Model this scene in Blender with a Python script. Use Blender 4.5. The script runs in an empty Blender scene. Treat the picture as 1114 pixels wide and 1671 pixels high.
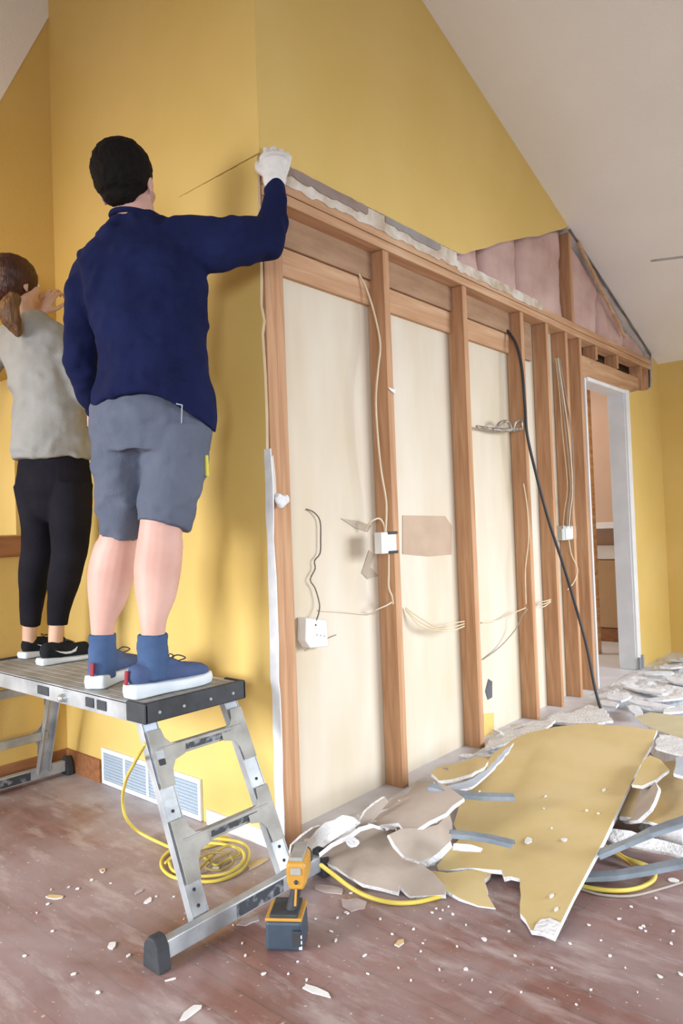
import bpy, bmesh, math, random
from mathutils import Vector, Matrix, noise
rnd = random.Random(7)
SC = bpy.context.scene
COL = SC.collection

# ------------------------------------------------------------------ camera
CAM = Vector((-1.6991, -1.7944, 1.1014))
FPX, IW, IH = 1153.28, 1114.0, 1671.0
YAW, PIT, ROL = math.radians(40.889), math.radians(1.390), math.radians(2.0785)
FW = Vector((math.cos(YAW)*math.cos(PIT), math.sin(YAW)*math.cos(PIT), math.sin(PIT)))
_r0 = Vector((math.sin(YAW), -math.cos(YAW), 0)); _u0 = _r0.cross(FW)
RT = math.cos(ROL)*_r0 - math.sin(ROL)*_u0
UP = RT.cross(FW)
cd = bpy.data.cameras.new('camera'); cam = bpy.data.objects.new('camera', cd); COL.objects.link(cam)
cd.sensor_fit = 'HORIZONTAL'; cd.sensor_width = 36.0; cd.lens = 36.0*FPX/IW
cd.clip_start = 0.05; cd.clip_end = 60
m = Matrix((RT, UP, -FW)).transposed().to_4x4(); m.translation = CAM
cam.matrix_world = m
SC.camera = cam

# ------------------------------------------------------------------ light
SC.view_settings.view_transform = 'Standard'; SC.view_settings.look = 'None'
SC.view_settings.gamma = 1; SC.view_settings.use_curve_mapping = False
SC.view_settings.exposure = -0.13
W = bpy.data.worlds.new('world'); SC.world = W; W.use_nodes = True
W.node_tree.nodes['Background'].inputs[0].default_value = (1.0, 0.965, 0.92, 1)
W.node_tree.nodes['Background'].inputs[1].default_value = 0.40
def area(name, loc, target, sx, sy, power, color, spread=180):
    l = bpy.data.lights.new(name, 'AREA'); l.shape = 'RECTANGLE'; l.size = sx; l.size_y = sy
    l.energy = power; l.color = color; l.spread = math.radians(spread)
    o = bpy.data.objects.new(name, l); COL.objects.link(o); o.location = loc
    o.rotation_euler = (Vector(target)-Vector(loc)).to_track_quat('-Z', 'Y').to_euler()
    return o
area('window_light_left', (-4.6, 1.3, 1.5), (0, 0.5, -0.35), 1.8, 1.5, 85, (0.93, 0.96, 1.0), 85)
area('window_light_right', (2.9, -4.6, 1.6), (1.3, 0, -0.5), 2.6, 1.6, 95, (0.86, 0.93, 1.0), 85)
area('fill_light_behind', (-4.4, -4.2, 1.4), (0.3, 0.0, -0.6), 2.0, 1.4, 55, (0.88, 0.94, 1.0), 85)  # added fill from the camera side, no window known there
def lamp(name, loc, power, color, r=0.06):
    l = bpy.data.lights.new(name, 'POINT'); l.energy = power; l.color = color; l.shadow_soft_size = r
    o = bpy.data.objects.new(name, l); COL.objects.link(o); o.location = loc
    return o
lamp('warm_lamp_light', (-0.85, 1.20, 2.25), 6, (1.0, 0.72, 0.38), 0.08)

# ------------------------------------------------------------------ pixel -> place
def ray(x, y): return FW + RT*((x-IW/2)/FPX) + UP*((IH/2-y)/FPX)
def on(x, y, ax, v):
    r = ray(x, y); t = (v-CAM[ax])/r[ax]; return CAM + r*t
def P(x, y, d): return CAM + ray(x, y)*d
def px(w, d): return w*d/FPX
class Plane3:
    def __init__(s, a, b, c):
        s.a, s.b, s.c = [on(q[0], q[1], 2, q[2]) for q in (a, b, c)]
        s.n = (s.b-s.a).cross(s.c-s.a).normalized()
        if s.n.z < 0: s.n = -s.n
    def at(s, x, y):
        r = ray(x, y); t = (s.a-CAM).dot(s.n)/r.dot(s.n); return CAM + r*t

# ------------------------------------------------------------------ materials
def srgb(c):
    if isinstance(c, str): c = tuple(int(c[i:i+2], 16) for i in (0, 2, 4))
    return tuple(((v/255)/12.92 if v/255 <= 0.04045 else ((v/255+0.055)/1.055)**2.4) for v in c)+(1,)
def newmat(name):
    M = bpy.data.materials.new(name); M.use_nodes = True
    nt = M.node_tree; return M, nt, nt.nodes['Principled BSDF']
def nd(nt, t, **k):
    n = nt.nodes.new(t)
    for a, v in k.items():
        if a.startswith('i_'): n.inputs[a[2:].replace('_', ' ')].default_value = v
        else: setattr(n, a, v)
    return n
def coords(nt, scale=(1, 1, 1), kind='Object', rot=(0, 0, 0)):
    t = nd(nt, 'ShaderNodeTexCoord'); mp = nd(nt, 'ShaderNodeMapping')
    mp.inputs['Scale'].default_value = scale; mp.inputs['Rotation'].default_value = rot
    nt.links.new(t.outputs[kind], mp.inputs['Vector']); return mp.outputs[0]
def ramp(nt, src, stops):
    r = nd(nt, 'ShaderNodeValToRGB'); e = r.color_ramp.elements
    e[0].position, e[0].color = stops[0][0], stops[0][1]; e[1].position, e[1].color = stops[-1][0], stops[-1][1]
    for p, c in stops[1:-1]:
        q = e.new(p); q.color = c
    nt.links.new(src, r.inputs[0]); return r.outputs[0]
def mix(nt, f, a, b):
    n = nd(nt, 'ShaderNodeMix', data_type='RGBA')
    for s, i in ((f, 0), (a, 6), (b, 7)):
        if hasattr(s, 'is_linked') or hasattr(s, 'links'): nt.links.new(s, n.inputs[i])
        else: n.inputs[i].default_value = s
    return n.outputs[2]
def simple(name, c1, c2=None, rough=0.8, scale=6.0, stretch=(1, 1, 1), bump=0.0, bscale=40.0, metal=0.0, detail=4, lo=0.35, hi=0.65, spec=None, sub=0.0):
    M, nt, b = newmat(name)
    b.inputs['Roughness'].default_value = rough; b.inputs['Metallic'].default_value = metal
    if spec is not None: b.inputs['Specular IOR Level'].default_value = spec
    v = coords(nt, stretch)
    n = nd(nt, 'ShaderNodeTexNoise', i_Scale=scale, i_Detail=detail); nt.links.new(v, n.inputs['Vector'])
    col = ramp(nt, n.outputs[0], [(lo, srgb(c1)), (hi, srgb(c2 or c1))])
    nt.links.new(col, b.inputs['Base Color'])
    if bump:
        n2 = nd(nt, 'ShaderNodeTexNoise', i_Scale=bscale, i_Detail=3); nt.links.new(v, n2.inputs['Vector'])
        bp = nd(nt, 'ShaderNodeBump', i_Strength=bump, i_Distance=0.01); nt.links.new(n2.outputs[0], bp.inputs['Height'])
        nt.links.new(bp.outputs[0], b.inputs['Normal'])
    if sub: b.inputs['Subsurface Weight'].default_value = sub; b.inputs['Subsurface Radius'].default_value = (0.02, 0.008, 0.004)
    return M
def wall_paint(name, c1, c2):
    return simple(name, c1, c2, rough=0.62, scale=1.6, bump=0.12, bscale=140, spec=0.35)
M_YEL = wall_paint('yellow_wall_paint', 'DBBB6C', 'E1C278')
M_OCH = wall_paint('ochre_wall_paint', 'D4B266', 'DABA72')
M_CEIL = simple('ceiling_paint', 'F0ECE8', 'F4F0EC', rough=0.9, scale=2, bump=0.3, bscale=90)
M_WHITE = simple('white_trim_paint', 'E2E2E4', 'ECECEE', rough=0.45)
M_GYP = simple('gypsum_core', 'DCDCDE', 'F0F0F2', rough=0.95, scale=18, bump=0.8, bscale=90)
M_PAPER = simple('drywall_back_paper', 'A8998C', 'B8AA9E', rough=0.9, scale=5, bump=0.2, bscale=30)
M_TAN = simple('tan_paper', 'BFA585', 'CDB797', rough=0.9, scale=7, bump=0.3)
M_KRAFT = simple('brown_kraft_panel', '9E7C60', 'B08E72', rough=0.9, scale=5, stretch=(1, 1, 4), bump=0.3)
M_DARK = simple('cavity_shade', '4A3A30', '5A483A', rough=1.0, scale=5)  # dark brown stands in for shade inside the wall openings
M_BLKR = simple('black_rubber', '2E3034', '3C3F44', rough=0.7, scale=12, bump=0.2)
M_BLKC = simple('black_cable_jacket', '2B2B30', '38383C', rough=0.55)
M_WIRE = simple('white_cable_jacket', 'D9C6A6', 'E4D6BC', rough=0.6, scale=10)
M_GWIRE = simple('grey_cable_jacket', '8F8478', 'A0968C', rough=0.6, scale=10)
M_YCORD = simple('yellow_cord_jacket', 'D2BC4C', 'E0CC62', rough=0.5, scale=10)
M_STEEL = simple('galvanised_steel', '8A96A6', 'A2AEBC', rough=0.45, scale=14, metal=0.6)
M_BOX = simple('white_plastic', 'DDDCD8', 'E9E8E6', rough=0.4, scale=10)
M_DWOOD = simple('brown_stained_wood', '8C5A38', 'A06C46', rough=0.5, scale=5, stretch=(1, 8, 8), bump=0.1)
M_INS = simple('pink_insulation', 'BE9A92', 'D4B6AE', rough=1.0, scale=4, bump=0.9, bscale=16, detail=6)

def wood(name, a, b_, c, axis=2):
    M, nt, b = newmat(name); b.inputs['Roughness'].default_value = 0.72
    s = [14, 14, 14]; s[axis] = 0.9
    v = coords(nt, tuple(s))
    n = nd(nt, 'ShaderNodeTexNoise', i_Scale=2.2, i_Detail=6, i_Distortion=0.6); nt.links.new(v, n.inputs['Vector'])
    col = ramp(nt, n.outputs[0], [(0.3, srgb(a)), (0.52, srgb(b_)), (0.72, srgb(c))])
    s2 = [9, 9, 9]; s2[axis] = 3.6
    vo = nd(nt, 'ShaderNodeTexVoronoi', i_Scale=0.8); nt.links.new(coords(nt, tuple(s2)), vo.inputs['Vector'])
    k = ramp(nt, vo.outputs['Distance'], [(0.06, (1, 1, 1, 1)), (0.13, (0, 0, 0, 1))])
    col2 = mix(nt, k, col, srgb('7A4A2C'))
    nt.links.new(col2, b.inputs['Base Color'])
    bp = nd(nt, 'ShaderNodeBump', i_Strength=0.15, i_Distance=0.005); nt.links.new(n.outputs[0], bp.inputs['Height'])
    nt.links.new(bp.outputs[0], b.inputs['Normal']); return M
M_STUD = wood('pine_stud_wood', 'A87A56', 'BC8F6A', 'CCA27E')
M_PLATE = wood('pine_plate_wood', 'B28560', 'C49A76', 'D4B08E', 0)

def panel_mat():
    M, nt, b = newmat('cream_gypsum_back_panel'); b.inputs['Roughness'].default_value = 0.88
    v = coords(nt, (1, 1, 0.25))
    n = nd(nt, 'ShaderNodeTexNoise', i_Scale=5, i_Detail=3); nt.links.new(v, n.inputs['Vector'])
    col = ramp(nt, n.outputs[0], [(0.3, srgb('D0C2AA')), (0.7, srgb('DCD2C2'))])
    nt.links.new(col, b.inputs['Base Color']); return M
M_PANEL = panel_mat()

def floor_mat():
    M, nt, b = newmat('reddish_hardwood_with_dust')
    v = coords(nt, (1, 1, 1), rot=(0, 0, math.radians(90)))
    br = nd(nt, 'ShaderNodeTexBrick', offset=0.37, i_Scale=1.0, i_Mortar_Size=0.0022, i_Brick_Width=0.95, i_Row_Height=0.083, i_Bias=0.0)
    br.inputs['Color1'].default_value = srgb('7C4F44'); br.inputs['Color2'].default_value = srgb('89594C'); br.inputs['Mortar'].default_value = srgb('68483F')
    nt.links.new(v, br.inputs['Vector'])
    g = nd(nt, 'ShaderNodeTexNoise', i_Scale=3.0, i_Detail=6); nt.links.new(coords(nt, (14, 1.2, 1)), g.inputs['Vector'])
    gr = ramp(nt, g.outputs[0], [(0.3, (0.72, 0.72, 0.72, 1)), (0.7, (1.12, 1.12, 1.12, 1))])
    mu = nd(nt, 'ShaderNodeMix', data_type='RGBA', blend_type='MULTIPLY'); mu.inputs[0].default_value = 1
    nt.links.new(br.outputs[0], mu.inputs[6]); nt.links.new(gr, mu.inputs[7])
    # settled plaster dust: broad film, scuffed patches, fine specks
    n1 = nd(nt, 'ShaderNodeTexNoise', i_Scale=2.3, i_Detail=7, i_Roughness=0.62, i_Distortion=0.7); nt.links.new(coords(nt, (1.3, 0.8, 1)), n1.inputs['Vector'])
    d1 = ramp(nt, n1.outputs[0], [(0.36, (0.16,)*3+(1,)), (0.48, (0.50,)*3+(1,)), (0.64, (0.80,)*3+(1,))])
    c1 = mix(nt, d1, mu.outputs[2], srgb('A59494'))
    n2 = nd(nt, 'ShaderNodeTexNoise', i_Scale=70, i_Detail=2); nt.links.new(coords(nt), n2.inputs['Vector'])
    d2 = ramp(nt, n2.outputs[0], [(0.69, (0, 0, 0, 1)), (0.74, (0.7, 0.7, 0.7, 1))])
    n4 = nd(nt, 'ShaderNodeTexNoise', i_Scale=4.5, i_Detail=5, i_Roughness=0.65); nt.links.new(coords(nt, (2.6, 0.7, 1), rot=(0, 0, 0.7)), n4.inputs['Vector'])
    d4 = ramp(nt, n4.outputs[0], [(0.52, (0, 0, 0, 1)), (0.66, (0.6, 0.6, 0.6, 1))])
    c1 = mix(nt, d4, c1, srgb('BDAEAC'))
    c2 = mix(nt, d2, c1, srgb('D8D2D0'))
    # dust gets thick beside the opened wall (a spill with its own shape)
    t = nd(nt, 'ShaderNodeTexCoord'); sp = nd(nt, 'ShaderNodeSeparateXYZ'); nt.links.new(t.outputs['Object'], sp.inputs[0])
    # far area: x > 2.2
    mr = nd(nt, 'ShaderNodeMapRange'); mr.inputs[1].default_value = 1.3; mr.inputs[2].default_value = 3.0
    nt.links.new(sp.outputs[0], mr.inputs[0])
    my = nd(nt, 'ShaderNodeMapRange'); my.inputs[1].default_value = -0.75; my.inputs[2].default_value = -0.1; my.inputs[3].default_value = 0; my.inputs[4].default_value = 0.75
    nt.links.new(sp.outputs[1], my.inputs[0])
    mxx = nd(nt, 'ShaderNodeMath', operation='MAXIMUM')
    mm = nd(nt, 'ShaderNodeMapRange'); mm.inputs[1].default_value = -0.45; mm.inputs[2].default_value = 0.35; nt.links.new(sp.outputs[0], mm.inputs[0])
    m2 = nd(nt, 'ShaderNodeMath', operation='MULTIPLY'); nt.links.new(my.outputs[0], m2.inputs[0]); nt.links.new(mm.outputs[0], m2.inputs[1])
    nt.links.new(mr.outputs[0], mxx.inputs[0]); nt.links.new(m2.outputs[0], mxx.inputs[1])
    n3 = nd(nt, 'ShaderNodeTexNoise', i_Scale=5, i_Detail=6); nt.links.new(coords(nt), n3.inputs['Vector'])
    ad = nd(nt, 'ShaderNodeMath', operation='MULTIPLY_ADD'); ad.inputs[1].default_value = 1.3; nt.links.new(mxx.outputs[0], ad.inputs[0])
    sb = nd(nt, 'ShaderNodeMath', operation='SUBTRACT'); sb.inputs[1].default_value = 0.62; nt.links.new(n3.outputs[0], sb.inputs[0])
    nt.links.new(sb.outputs[0], ad.inputs[2]); ad.use_clamp = True
    c3 = mix(nt, ad.outputs[0], c2, srgb('D6D6DC'))
    nt.links.new(c3, b.inputs['Base Color'])
    rr = ramp(nt, n1.outputs[0], [(0.4, (0.34,)*3+(1,)), (0.65, (0.7,)*3+(1,))]); nt.links.new(rr, b.inputs['Roughness'])
    bp = nd(nt, 'ShaderNodeBump', i_Strength=0.25, i_Distance=0.003); nt.links.new(br.outputs['Fac'], bp.inputs['Height']); bp.invert = True
    nt.links.new(bp.outputs[0], b.inputs['Normal'])
    return M
M_FLOOR = floor_mat()

# ------------------------------------------------------------------ object helpers
def tag(o, label=None, cat=None, group=None, kind=None):
    if label: o['label'] = label
    if cat: o['category'] = cat
    if group: o['group'] = group
    if kind: o['kind'] = kind
    return o
def empty(name, loc, label=None, cat=None, group=None, rz=0):
    o = bpy.data.objects.new(name, None); COL.objects.link(o); o.location = loc; o.rotation_euler = (0, 0, rz)
    o.empty_display_size = 0.05
    return tag(o, label, cat, group)
class MB:
    """collects simple shapes (world coordinates) for ONE mesh"""
    def __init__(s): s.v = []; s.f = []; s.mi = []
    def add(s, vs, fs, mi=0):
        o = len(s.v); s.v += [Vector(v) for v in vs]; s.f += [tuple(i+o for i in f) for f in fs]
        s.mi += (mi if isinstance(mi, list) else [mi]*len(fs)); return s
    def box(s, x0, x1, y0, y1, z0, z1, mi=0):
        return s.add([(x0, y0, z0), (x1, y0, z0), (x1, y1, z0), (x0, y1, z0), (x0, y0, z1), (x1, y0, z1), (x1, y1, z1), (x0, y1, z1)],
                     [(0, 3, 2, 1), (4, 5, 6, 7), (0, 1, 5, 4), (1, 2, 6, 5), (2, 3, 7, 6), (3, 0, 4, 7)], mi)
    def beam(s, a, b, w, h, side=(1, 0, 0), mi=0):
        a = Vector(a); b = Vector(b); t = (b-a).normalized(); sd = Vector(side); sd = (sd-t*sd.dot(t)).normalized(); o = t.cross(sd)
        vs = []
        for p in (a, b):
            for i, j in ((-1, -1), (1, -1), (1, 1), (-1, 1)): vs.append(p+sd*(i*w/2)+o*(j*h/2))
        return s.add(vs, [(0, 3, 2, 1), (4, 5, 6, 7), (0, 1, 5, 4), (1, 2, 6, 5), (2, 3, 7, 6), (3, 0, 4, 7)], mi)
    def prism(s, pts, ext, mi=0, me=None, mb=None):
        """pts: planar polygon, ext: extrusion vector"""
        n = len(pts); pts = [Vector(p) for p in pts]; e = Vector(ext)
        nor = Vector((0, 0, 0))
        for i in range(n): nor += pts[i].cross(pts[(i+1) % n])
        if nor.dot(e) > 0: pts = pts[::-1]
        vs = pts+[p+e for p in pts]
        fs = [tuple(range(n)), tuple(range(2*n-1, n-1, -1))]+[(i, i+n, (i+1) % n+n, (i+1) % n) for i in range(n)]
        me = mi if me is None else me; mb = mi if mb is None else mb
        return s.add(vs, fs, [mi, mb]+[me]*n)
    def tube(s, path, side=None, n=16, k=6, mi=0, cap=True):
        """path: list of (P, a, b) half widths; smooth through the points, round ends"""
        Q = [(Vector(p[0]), p[1], p[2] if len(p) > 2 else p[1]) for p in path]
        side = Vector(side) if side is not None else Vector((0.123, 0.37, 0.92))
        pts = []
        L = len(Q)
        for i in range(L-1):
            a = Q[max(i-1, 0)]; b = Q[i]; c = Q[i+1]; d = Q[min(i+2, L-1)]
            for j in range(k):
                t = j/k; w = []
                for e in range(3):
                    p0, p1, p2, p3 = a[e], b[e], c[e], d[e]
                    w.append(0.5*((2*p1)+(p2-p0)*t+(2*p0-5*p1+4*p2-p3)*t*t+(3*p1-p0-3*p2+p3)*t**3))
                pts.append(w)
        pts.append(list(Q[-1]))
        rings = []
        def ring(c, a, b, sd, o): rings.append([c+sd*(math.cos(2*math.pi*q/n)*a)+o*(math.sin(2*math.pi*q/n)*b) for q in range(n)])
        def frame(i):
            t = (pts[min(i+1, len(pts)-1)][0]-pts[max(i-1, 0)][0]).normalized()
            sd = side-t*side.dot(t)
            if sd.length < 0.05: sd = Vector((0, 0, 1))-t*t.z
            sd.normalize(); return t, sd, t.cross(sd)
        t, sd, o = frame(0)
        p, a, b = pts[0]
        if cap:
            r = min(a, b)
            for q in range(4):
                th = math.pi/2*(1-(q+0.35)/4.35); ring(p-t*(r*math.sin(th)), a*math.cos(th), b*math.cos(th), sd, o)
        for i in range(len(pts)):
            t, sd, o = frame(i); ring(pts[i][0], pts[i][1], pts[i][2], sd, o)
        if cap:
            p, a, b = pts[-1]; r = min(a, b)
            for q in range(3, -1, -1):
                th = math.pi/2*(1-(q+0.35)/4.35); ring(p+t*(r*math.sin(th)), a*math.cos(th), b*math.cos(th), sd, o)
        vs = [v for R_ in rings for v in R_]; fs = []
        for i in range(len(rings)-1):
            for q in range(n):
                a0 = i*n+q; a1 = i*n+(q+1) % n; fs.append((a0, a1, a1+n, a0+n))
        fs.append(tuple(range(n-1, -1, -1))); m_ = (len(rings)-1)*n; fs.append(tuple(range(m_, m_+n)))
        return s.add(vs, fs, mi)
    def ell(s, c, ax, ay, az, n=16, mi=0):
        """ellipsoid with axis vectors"""
        c = Vector(c); ax, ay, az = Vector(ax), Vector(ay), Vector(az)
        m_ = n//2; vs = []; fs = []
        for i in range(1, m_):
            th = math.pi*i/m_
            for q in range(n):
                ph = 2*math.pi*q/n; vs.append(c+ax*(math.sin(th)*math.cos(ph))+ay*(math.sin(th)*math.sin(ph))+az*math.cos(th))
        for i in range(m_-2):
            for q in range(n):
                a = i*n+q; b = i*n+(q+1) % n; fs.append((a, a+n, b+n, b))
        top = len(vs); vs.append(c+az); vs.append(c-az)
        for q in range(n):
            fs.append((top, q, (q+1) % n)); l = (m_-2)*n; fs.append((top+1, l+(q+1) % n, l+q))
        return s.add(vs, fs, mi)
    def sph(s, c, r, n=12, mi=0): return s.ell(c, (r, 0, 0), (0, r, 0), (0, 0, r), n, mi)
    def mesh(s, name, origin=(0, 0, 0)):
        me = bpy.data.meshes.new(name); o = Vector(origin)
        me.from_pydata([tuple(v-o) for v in s.v], [], s.f)
        for p, i in zip(me.polygons, s.mi): p.material_index = i
        bm = bmesh.new(); bm.from_mesh(me); bmesh.ops.recalc_face_normals(bm, faces=bm.faces); bm.to_mesh(me); bm.free()
        return me
    def build(s, name, mats, parent=None, origin=None, smooth=False, bevel=0):
        if parent is not None: origin = parent.matrix_world.translation if parent.parent is None and parent.type != 'EMPTY' else WORLD[parent]
        if origin is None: origin = (0, 0, 0)
        me = s.mesh(name, origin)
        return link(name, me, mats, parent, origin, smooth, bevel)
class _W(dict):
    def __missing__(s, o):
        v = Vector(o.location)
        if o.parent is not None: v = v+s[o.parent]
        return v
WORLD = _W()
def link(name, me, mats, parent=None, origin=(0, 0, 0), smooth=False, bevel=0):
    o = bpy.data.objects.new(name, me); COL.objects.link(o)
    for M in (mats if isinstance(mats, (list, tuple)) else [mats]): me.materials.append(M)
    if parent is not None: o.parent = parent
    else: o.location = origin
    if smooth:
        for p in me.polygons: p.use_smooth = True
    if bevel:
        b = o.modifiers.new('bevel', 'BEVEL'); b.width = bevel; b.segments = 2; b.limit_method = 'ANGLE'; b.angle_limit = math.radians(40)
    return o
def struct(o): o['kind'] = 'structure'; return o

def blob(mb, voxel=0.006, smooth=6, wr=None):
    """union of overlapping closed shapes -> one continuous skin"""
    me = mb.mesh('tmp'); o = bpy.data.objects.new('tmp', me); COL.objects.link(o)
    r = o.modifiers.new('r', 'REMESH'); r.mode = 'VOXEL'; r.voxel_size = voxel
    s = o.modifiers.new('s', 'SMOOTH'); s.factor = 0.5; s.iterations = smooth
    bpy.context.view_layer.update()
    dg = bpy.context.evaluated_depsgraph_get()
    out = bpy.data.meshes.new_from_object(o.evaluated_get(dg))
    bpy.data.objects.remove(o); bpy.data.meshes.remove(me)
    if wr:
        nv = [(v.co.copy(), v.normal.copy()) for v in out.vertices]
        for v, (c, n_) in zip(out.vertices, nv): v.co = c+n_*wr(c)
    return out
def part(me, name, mats, parent):
    """world-space mesh -> child of an unrotated thing"""
    me.transform(Matrix.Translation(-WORLD[parent])); me.name = name
    return link(name, me, mats, parent, smooth=True)

# ================================================================== SETTING
TW = 2.44           # framed wall height
YL = 1.47           # left end wall
def ceil_z(x): return 3.586-0.366*(x-1.086)
struct(MB().box(-5.5, 7.0, -5.5, 5.0, -0.08, 0).build('floor', M_FLOOR))
# ceiling: two pitches meeting in a ridge
c = MB(); xr = -1.4
for xa, xb, za, zb in ((xr, 4.55, ceil_z(xr), ceil_z(4.55)), (-5.5, xr, ceil_z(xr)-0.366*4.1, ceil_z(xr))):
    c.prism([(xa, -5.5, za), (xb, -5.5, zb), (xb, 0.0, zb), (xa, 0.0, za)], (0, 0, 0.05))
    c.prism([(xa, 0.0, za), (xb, 0.0, zb), (xb, 5.0, zb), (xa, 5.0, za)], (0, 0, 0.05))
struct(c.build('ceiling', M_CEIL))

# yellow partition the people stand at (plane x = 0)
edge = []
r2 = random.Random(3)
z = 0.0
while z < 2.36:
    base = 0.018 if z < 1.35 else 0.012
    edge.append((0.0, base+r2.uniform(-0.006, 0.008), z)); z += r2.uniform(0.03, 0.16)
edge.append((0, 0.012, 2.425)); edge.append((0, 0.0, 2.44))
w = MB().prism(edge+[(0, YL, 2.44), (0, YL, 0)], (0.013, 0, 0), 0, 2)
w.prism([(0, 0, 2.44), (0, 0, 4.05), (0, YL, 4.05), (0, YL, 2.44)], (0.013, 0, 0), 0, 0)
struct(w.build('wall_left', [M_YEL, M_GYP, M_TAN]))
# left end wall (plane y = YL) with a recess above a wood ledge
a = on(95, 0, 1, YL); b = on(0, 165, 1, YL); sl = (a.z-b.z)/(a.x-b.x)
xT = a.x+(4.05-a.z)/sl; xB = a.x+(2.0-a.z)/sl
rx, rz0, rz1 = -0.22, 1.13, 1.86
w = MB()
w.box(rx, 0.013, YL, YL+0.013, 0, rz1)
w.prism([(0.013, YL, rz1), (0.013, YL, 4.05), (-2.6, YL, 4.05), (-2.6, YL, rz1)], (0, 0.013, 0))
w.box(-2.6, rx, YL, YL+0.013, 0, rz0)
w.box(rx, rx+0.013, YL+0.013, YL+0.45, rz0, rz1)
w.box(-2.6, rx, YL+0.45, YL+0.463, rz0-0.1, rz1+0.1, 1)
w.box(-2.6, rx, YL+0.013, YL+0.45, rz1, rz1+0.013)
struct(w.build('wall_far_left', [M_OCH, simple('shaded_ochre_recess', '745620', '82642C', rough=0.8, scale=4)]))  # recess back coloured darker to stand in for its shade
struct(MB().prism([(a.x+0.02/sl, YL-0.004, a.z+0.02), (xT, YL-0.004, 4.045), (-2.6, YL-0.004, 4.045), (-2.6, YL-0.004, 2.6), (a.x+(2.6-a.z)/sl, YL-0.004, 2.6)], (0, 0.003, 0)).build('wall_gable_left', M_CEIL))
g = MB().box(-2.6, rx+0.06, YL-0.05, YL+0.45, rz0-0.10, rz0-0.005)
struct(g.build('trim_1', M_DWOOD, bevel=0.008))
# yellow wall above the framing (plane y = 0)
up = [(0, 0, 2.44), (0, 0, 4.0), (0, 0, ceil_z(0))]
up = [(0.0131, 0, 2.44), (0.0131, 0, ceil_z(0)), (2.70, 0, ceil_z(2.70))]
tear = [on(x, y, 1, 0) for x, y in ((917, 374), (900, 378), (880, 385), (862, 386), (840, 391), (815, 396), (795, 404), (772, 409), (757, 415), (748, 413))]
up += [(t.x, 0, t.z) for t in tear]
xx = 1.15
while xx > 0.06:
    up.append((xx, 0, 2.44+r2.uniform(-0.004, 0.005))); xx -= r2.uniform(0.05, 0.14)
struct(MB().prism(up, (0, 0.013, 0), 0, 1).build('wall_upper', [M_YEL, M_GYP]))
# yellow strip right of the doorway, and the right hand wall
xd0, xd1, xe = 2.86, 3.60, 4.42
w = MB().prism([(3.60, 0, 0), (xe, 0, 0), (xe, 0, ceil_z(xe)), (4.30, 0, ceil_z(4.3)), (4.27, 0, 2.30), (4.24, 0, 2.16), (4.15, 0, 2.12), (4.05, 0, 2.10), (3.9, 0, 2.085), (3.75, 0, 2.05), (3.60, 0, 2.04)], (0, 0.013, 0), 0, 1)
struct(w.build('wall_beside_door', [M_YEL, M_GYP]))
struct(MB().box(xe, xe+0.013, -5.0, 0.013, 0, ceil_z(xe)).build('wall_right', M_YEL))
# cream gypsum seen between the studs (back of the next room's drywall)
YP = 0.103
struct(MB().box(0.013, 2.80, YP, YP+0.013, 0, 2.44).build('wall_back_panel', M_PANEL))
# backing behind the torn gable, coloured dark for the shade of the void
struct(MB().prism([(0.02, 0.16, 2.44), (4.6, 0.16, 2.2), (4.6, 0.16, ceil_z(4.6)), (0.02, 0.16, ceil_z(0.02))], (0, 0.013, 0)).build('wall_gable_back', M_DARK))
# room beyond the doorway
XB = on(985, 1046, 2, 0).x
w = MB().box(XB, XB+0.02, 0.3, 4.5, 0, 2.6).box(2.8, XB, 4.5, 4.52, 0, 2.6)
struct(w.build('wall_beyond_door', simple('pinkish_bare_wall', 'BFA08C', 'C9AE9C', rough=0.9, scale=1.2)))
struct(MB().box(2.82, XB, 0.12, 4.5, 2.6, 2.62).build('ceiling_beyond_door', M_CEIL))
struct(MB().box(XB-0.016, XB, 0.5, 4.5, 0, 0.12).build('baseboard_beyond_door', M_DWOOD))
struct(MB().box(4.44, XB+0.02, 0.28, 0.30, 0, 2.6).build('wall_side_beyond_door', M_OCH))
lamp('beyond_room_light', (3.7, 1.5, 2.1), 55, (1.0, 0.93, 0.85), 0.2)
# doorway trim
t = MB().box(3.58, 3.60, 0.0, 0.12, 0, 2.04).box(xd0+0.02, 3.58, 0.0, 0.12, 2.02, 2.04)
t.box(3.585, 3.66, -0.014, 0.0, 0.0, 2.05).box(xd0+0.0, xd0+0.02, 0.0, 0.12, 0, 2.04)
t.box(xd0+0.02, 3.585, -0.012, 0.0, 2.02, 2.045)
struct(t.build('trim_2', M_WHITE, bevel=0.002))
t = MB().box(3.575, 3.60, -0.03, -0.014, 0, 0.09).box(3.645, 3.67, -0.03, -0.014, 0, 0.10)
tag(t.build('corner_bracket', simple('grey_dusty_metal', '8D9296', 'A3A8AC', rough=0.7)), 'small grey bracket stubs at the foot of the white door casing', 'bracket')
# baseboards
struct(MB().box(-0.014, 0, 1.16, YL, 0, 0.10).build('baseboard_left', M_DWOOD))
struct(MB().box(-2.6, -0.014, YL-0.014, YL, 0, 0.10).build('baseboard_far_left', M_DWOOD))
q = [on(362, 1352, 0, -0.004), on(440, 1398, 0, -0.004), on(440, 1425, 0, -0.004), on(362, 1378, 0, -0.004)]
struct(MB().box(-0.012, 0, 0.03, 0.40, 0.0, 0.055).build('baseboard_unpainted', M_WHITE))
# the scored line where old drywall meets, running left from the corner
cr = MB(); N = 16
for i in range(12):
    y0 = 0.0+0.62*i/N; y1 = 0.0+0.62*(i+1)/N; h = 0.0035*(1-i/N)+0.0008
    cr.box(-0.0012, 0.0005, y0, y1, 2.437-h+r2.uniform(-.001, .001), 2.437)
struct(cr.build('trim_score_line', simple('scored_paint', '8E7434', '9A803C')))

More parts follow.
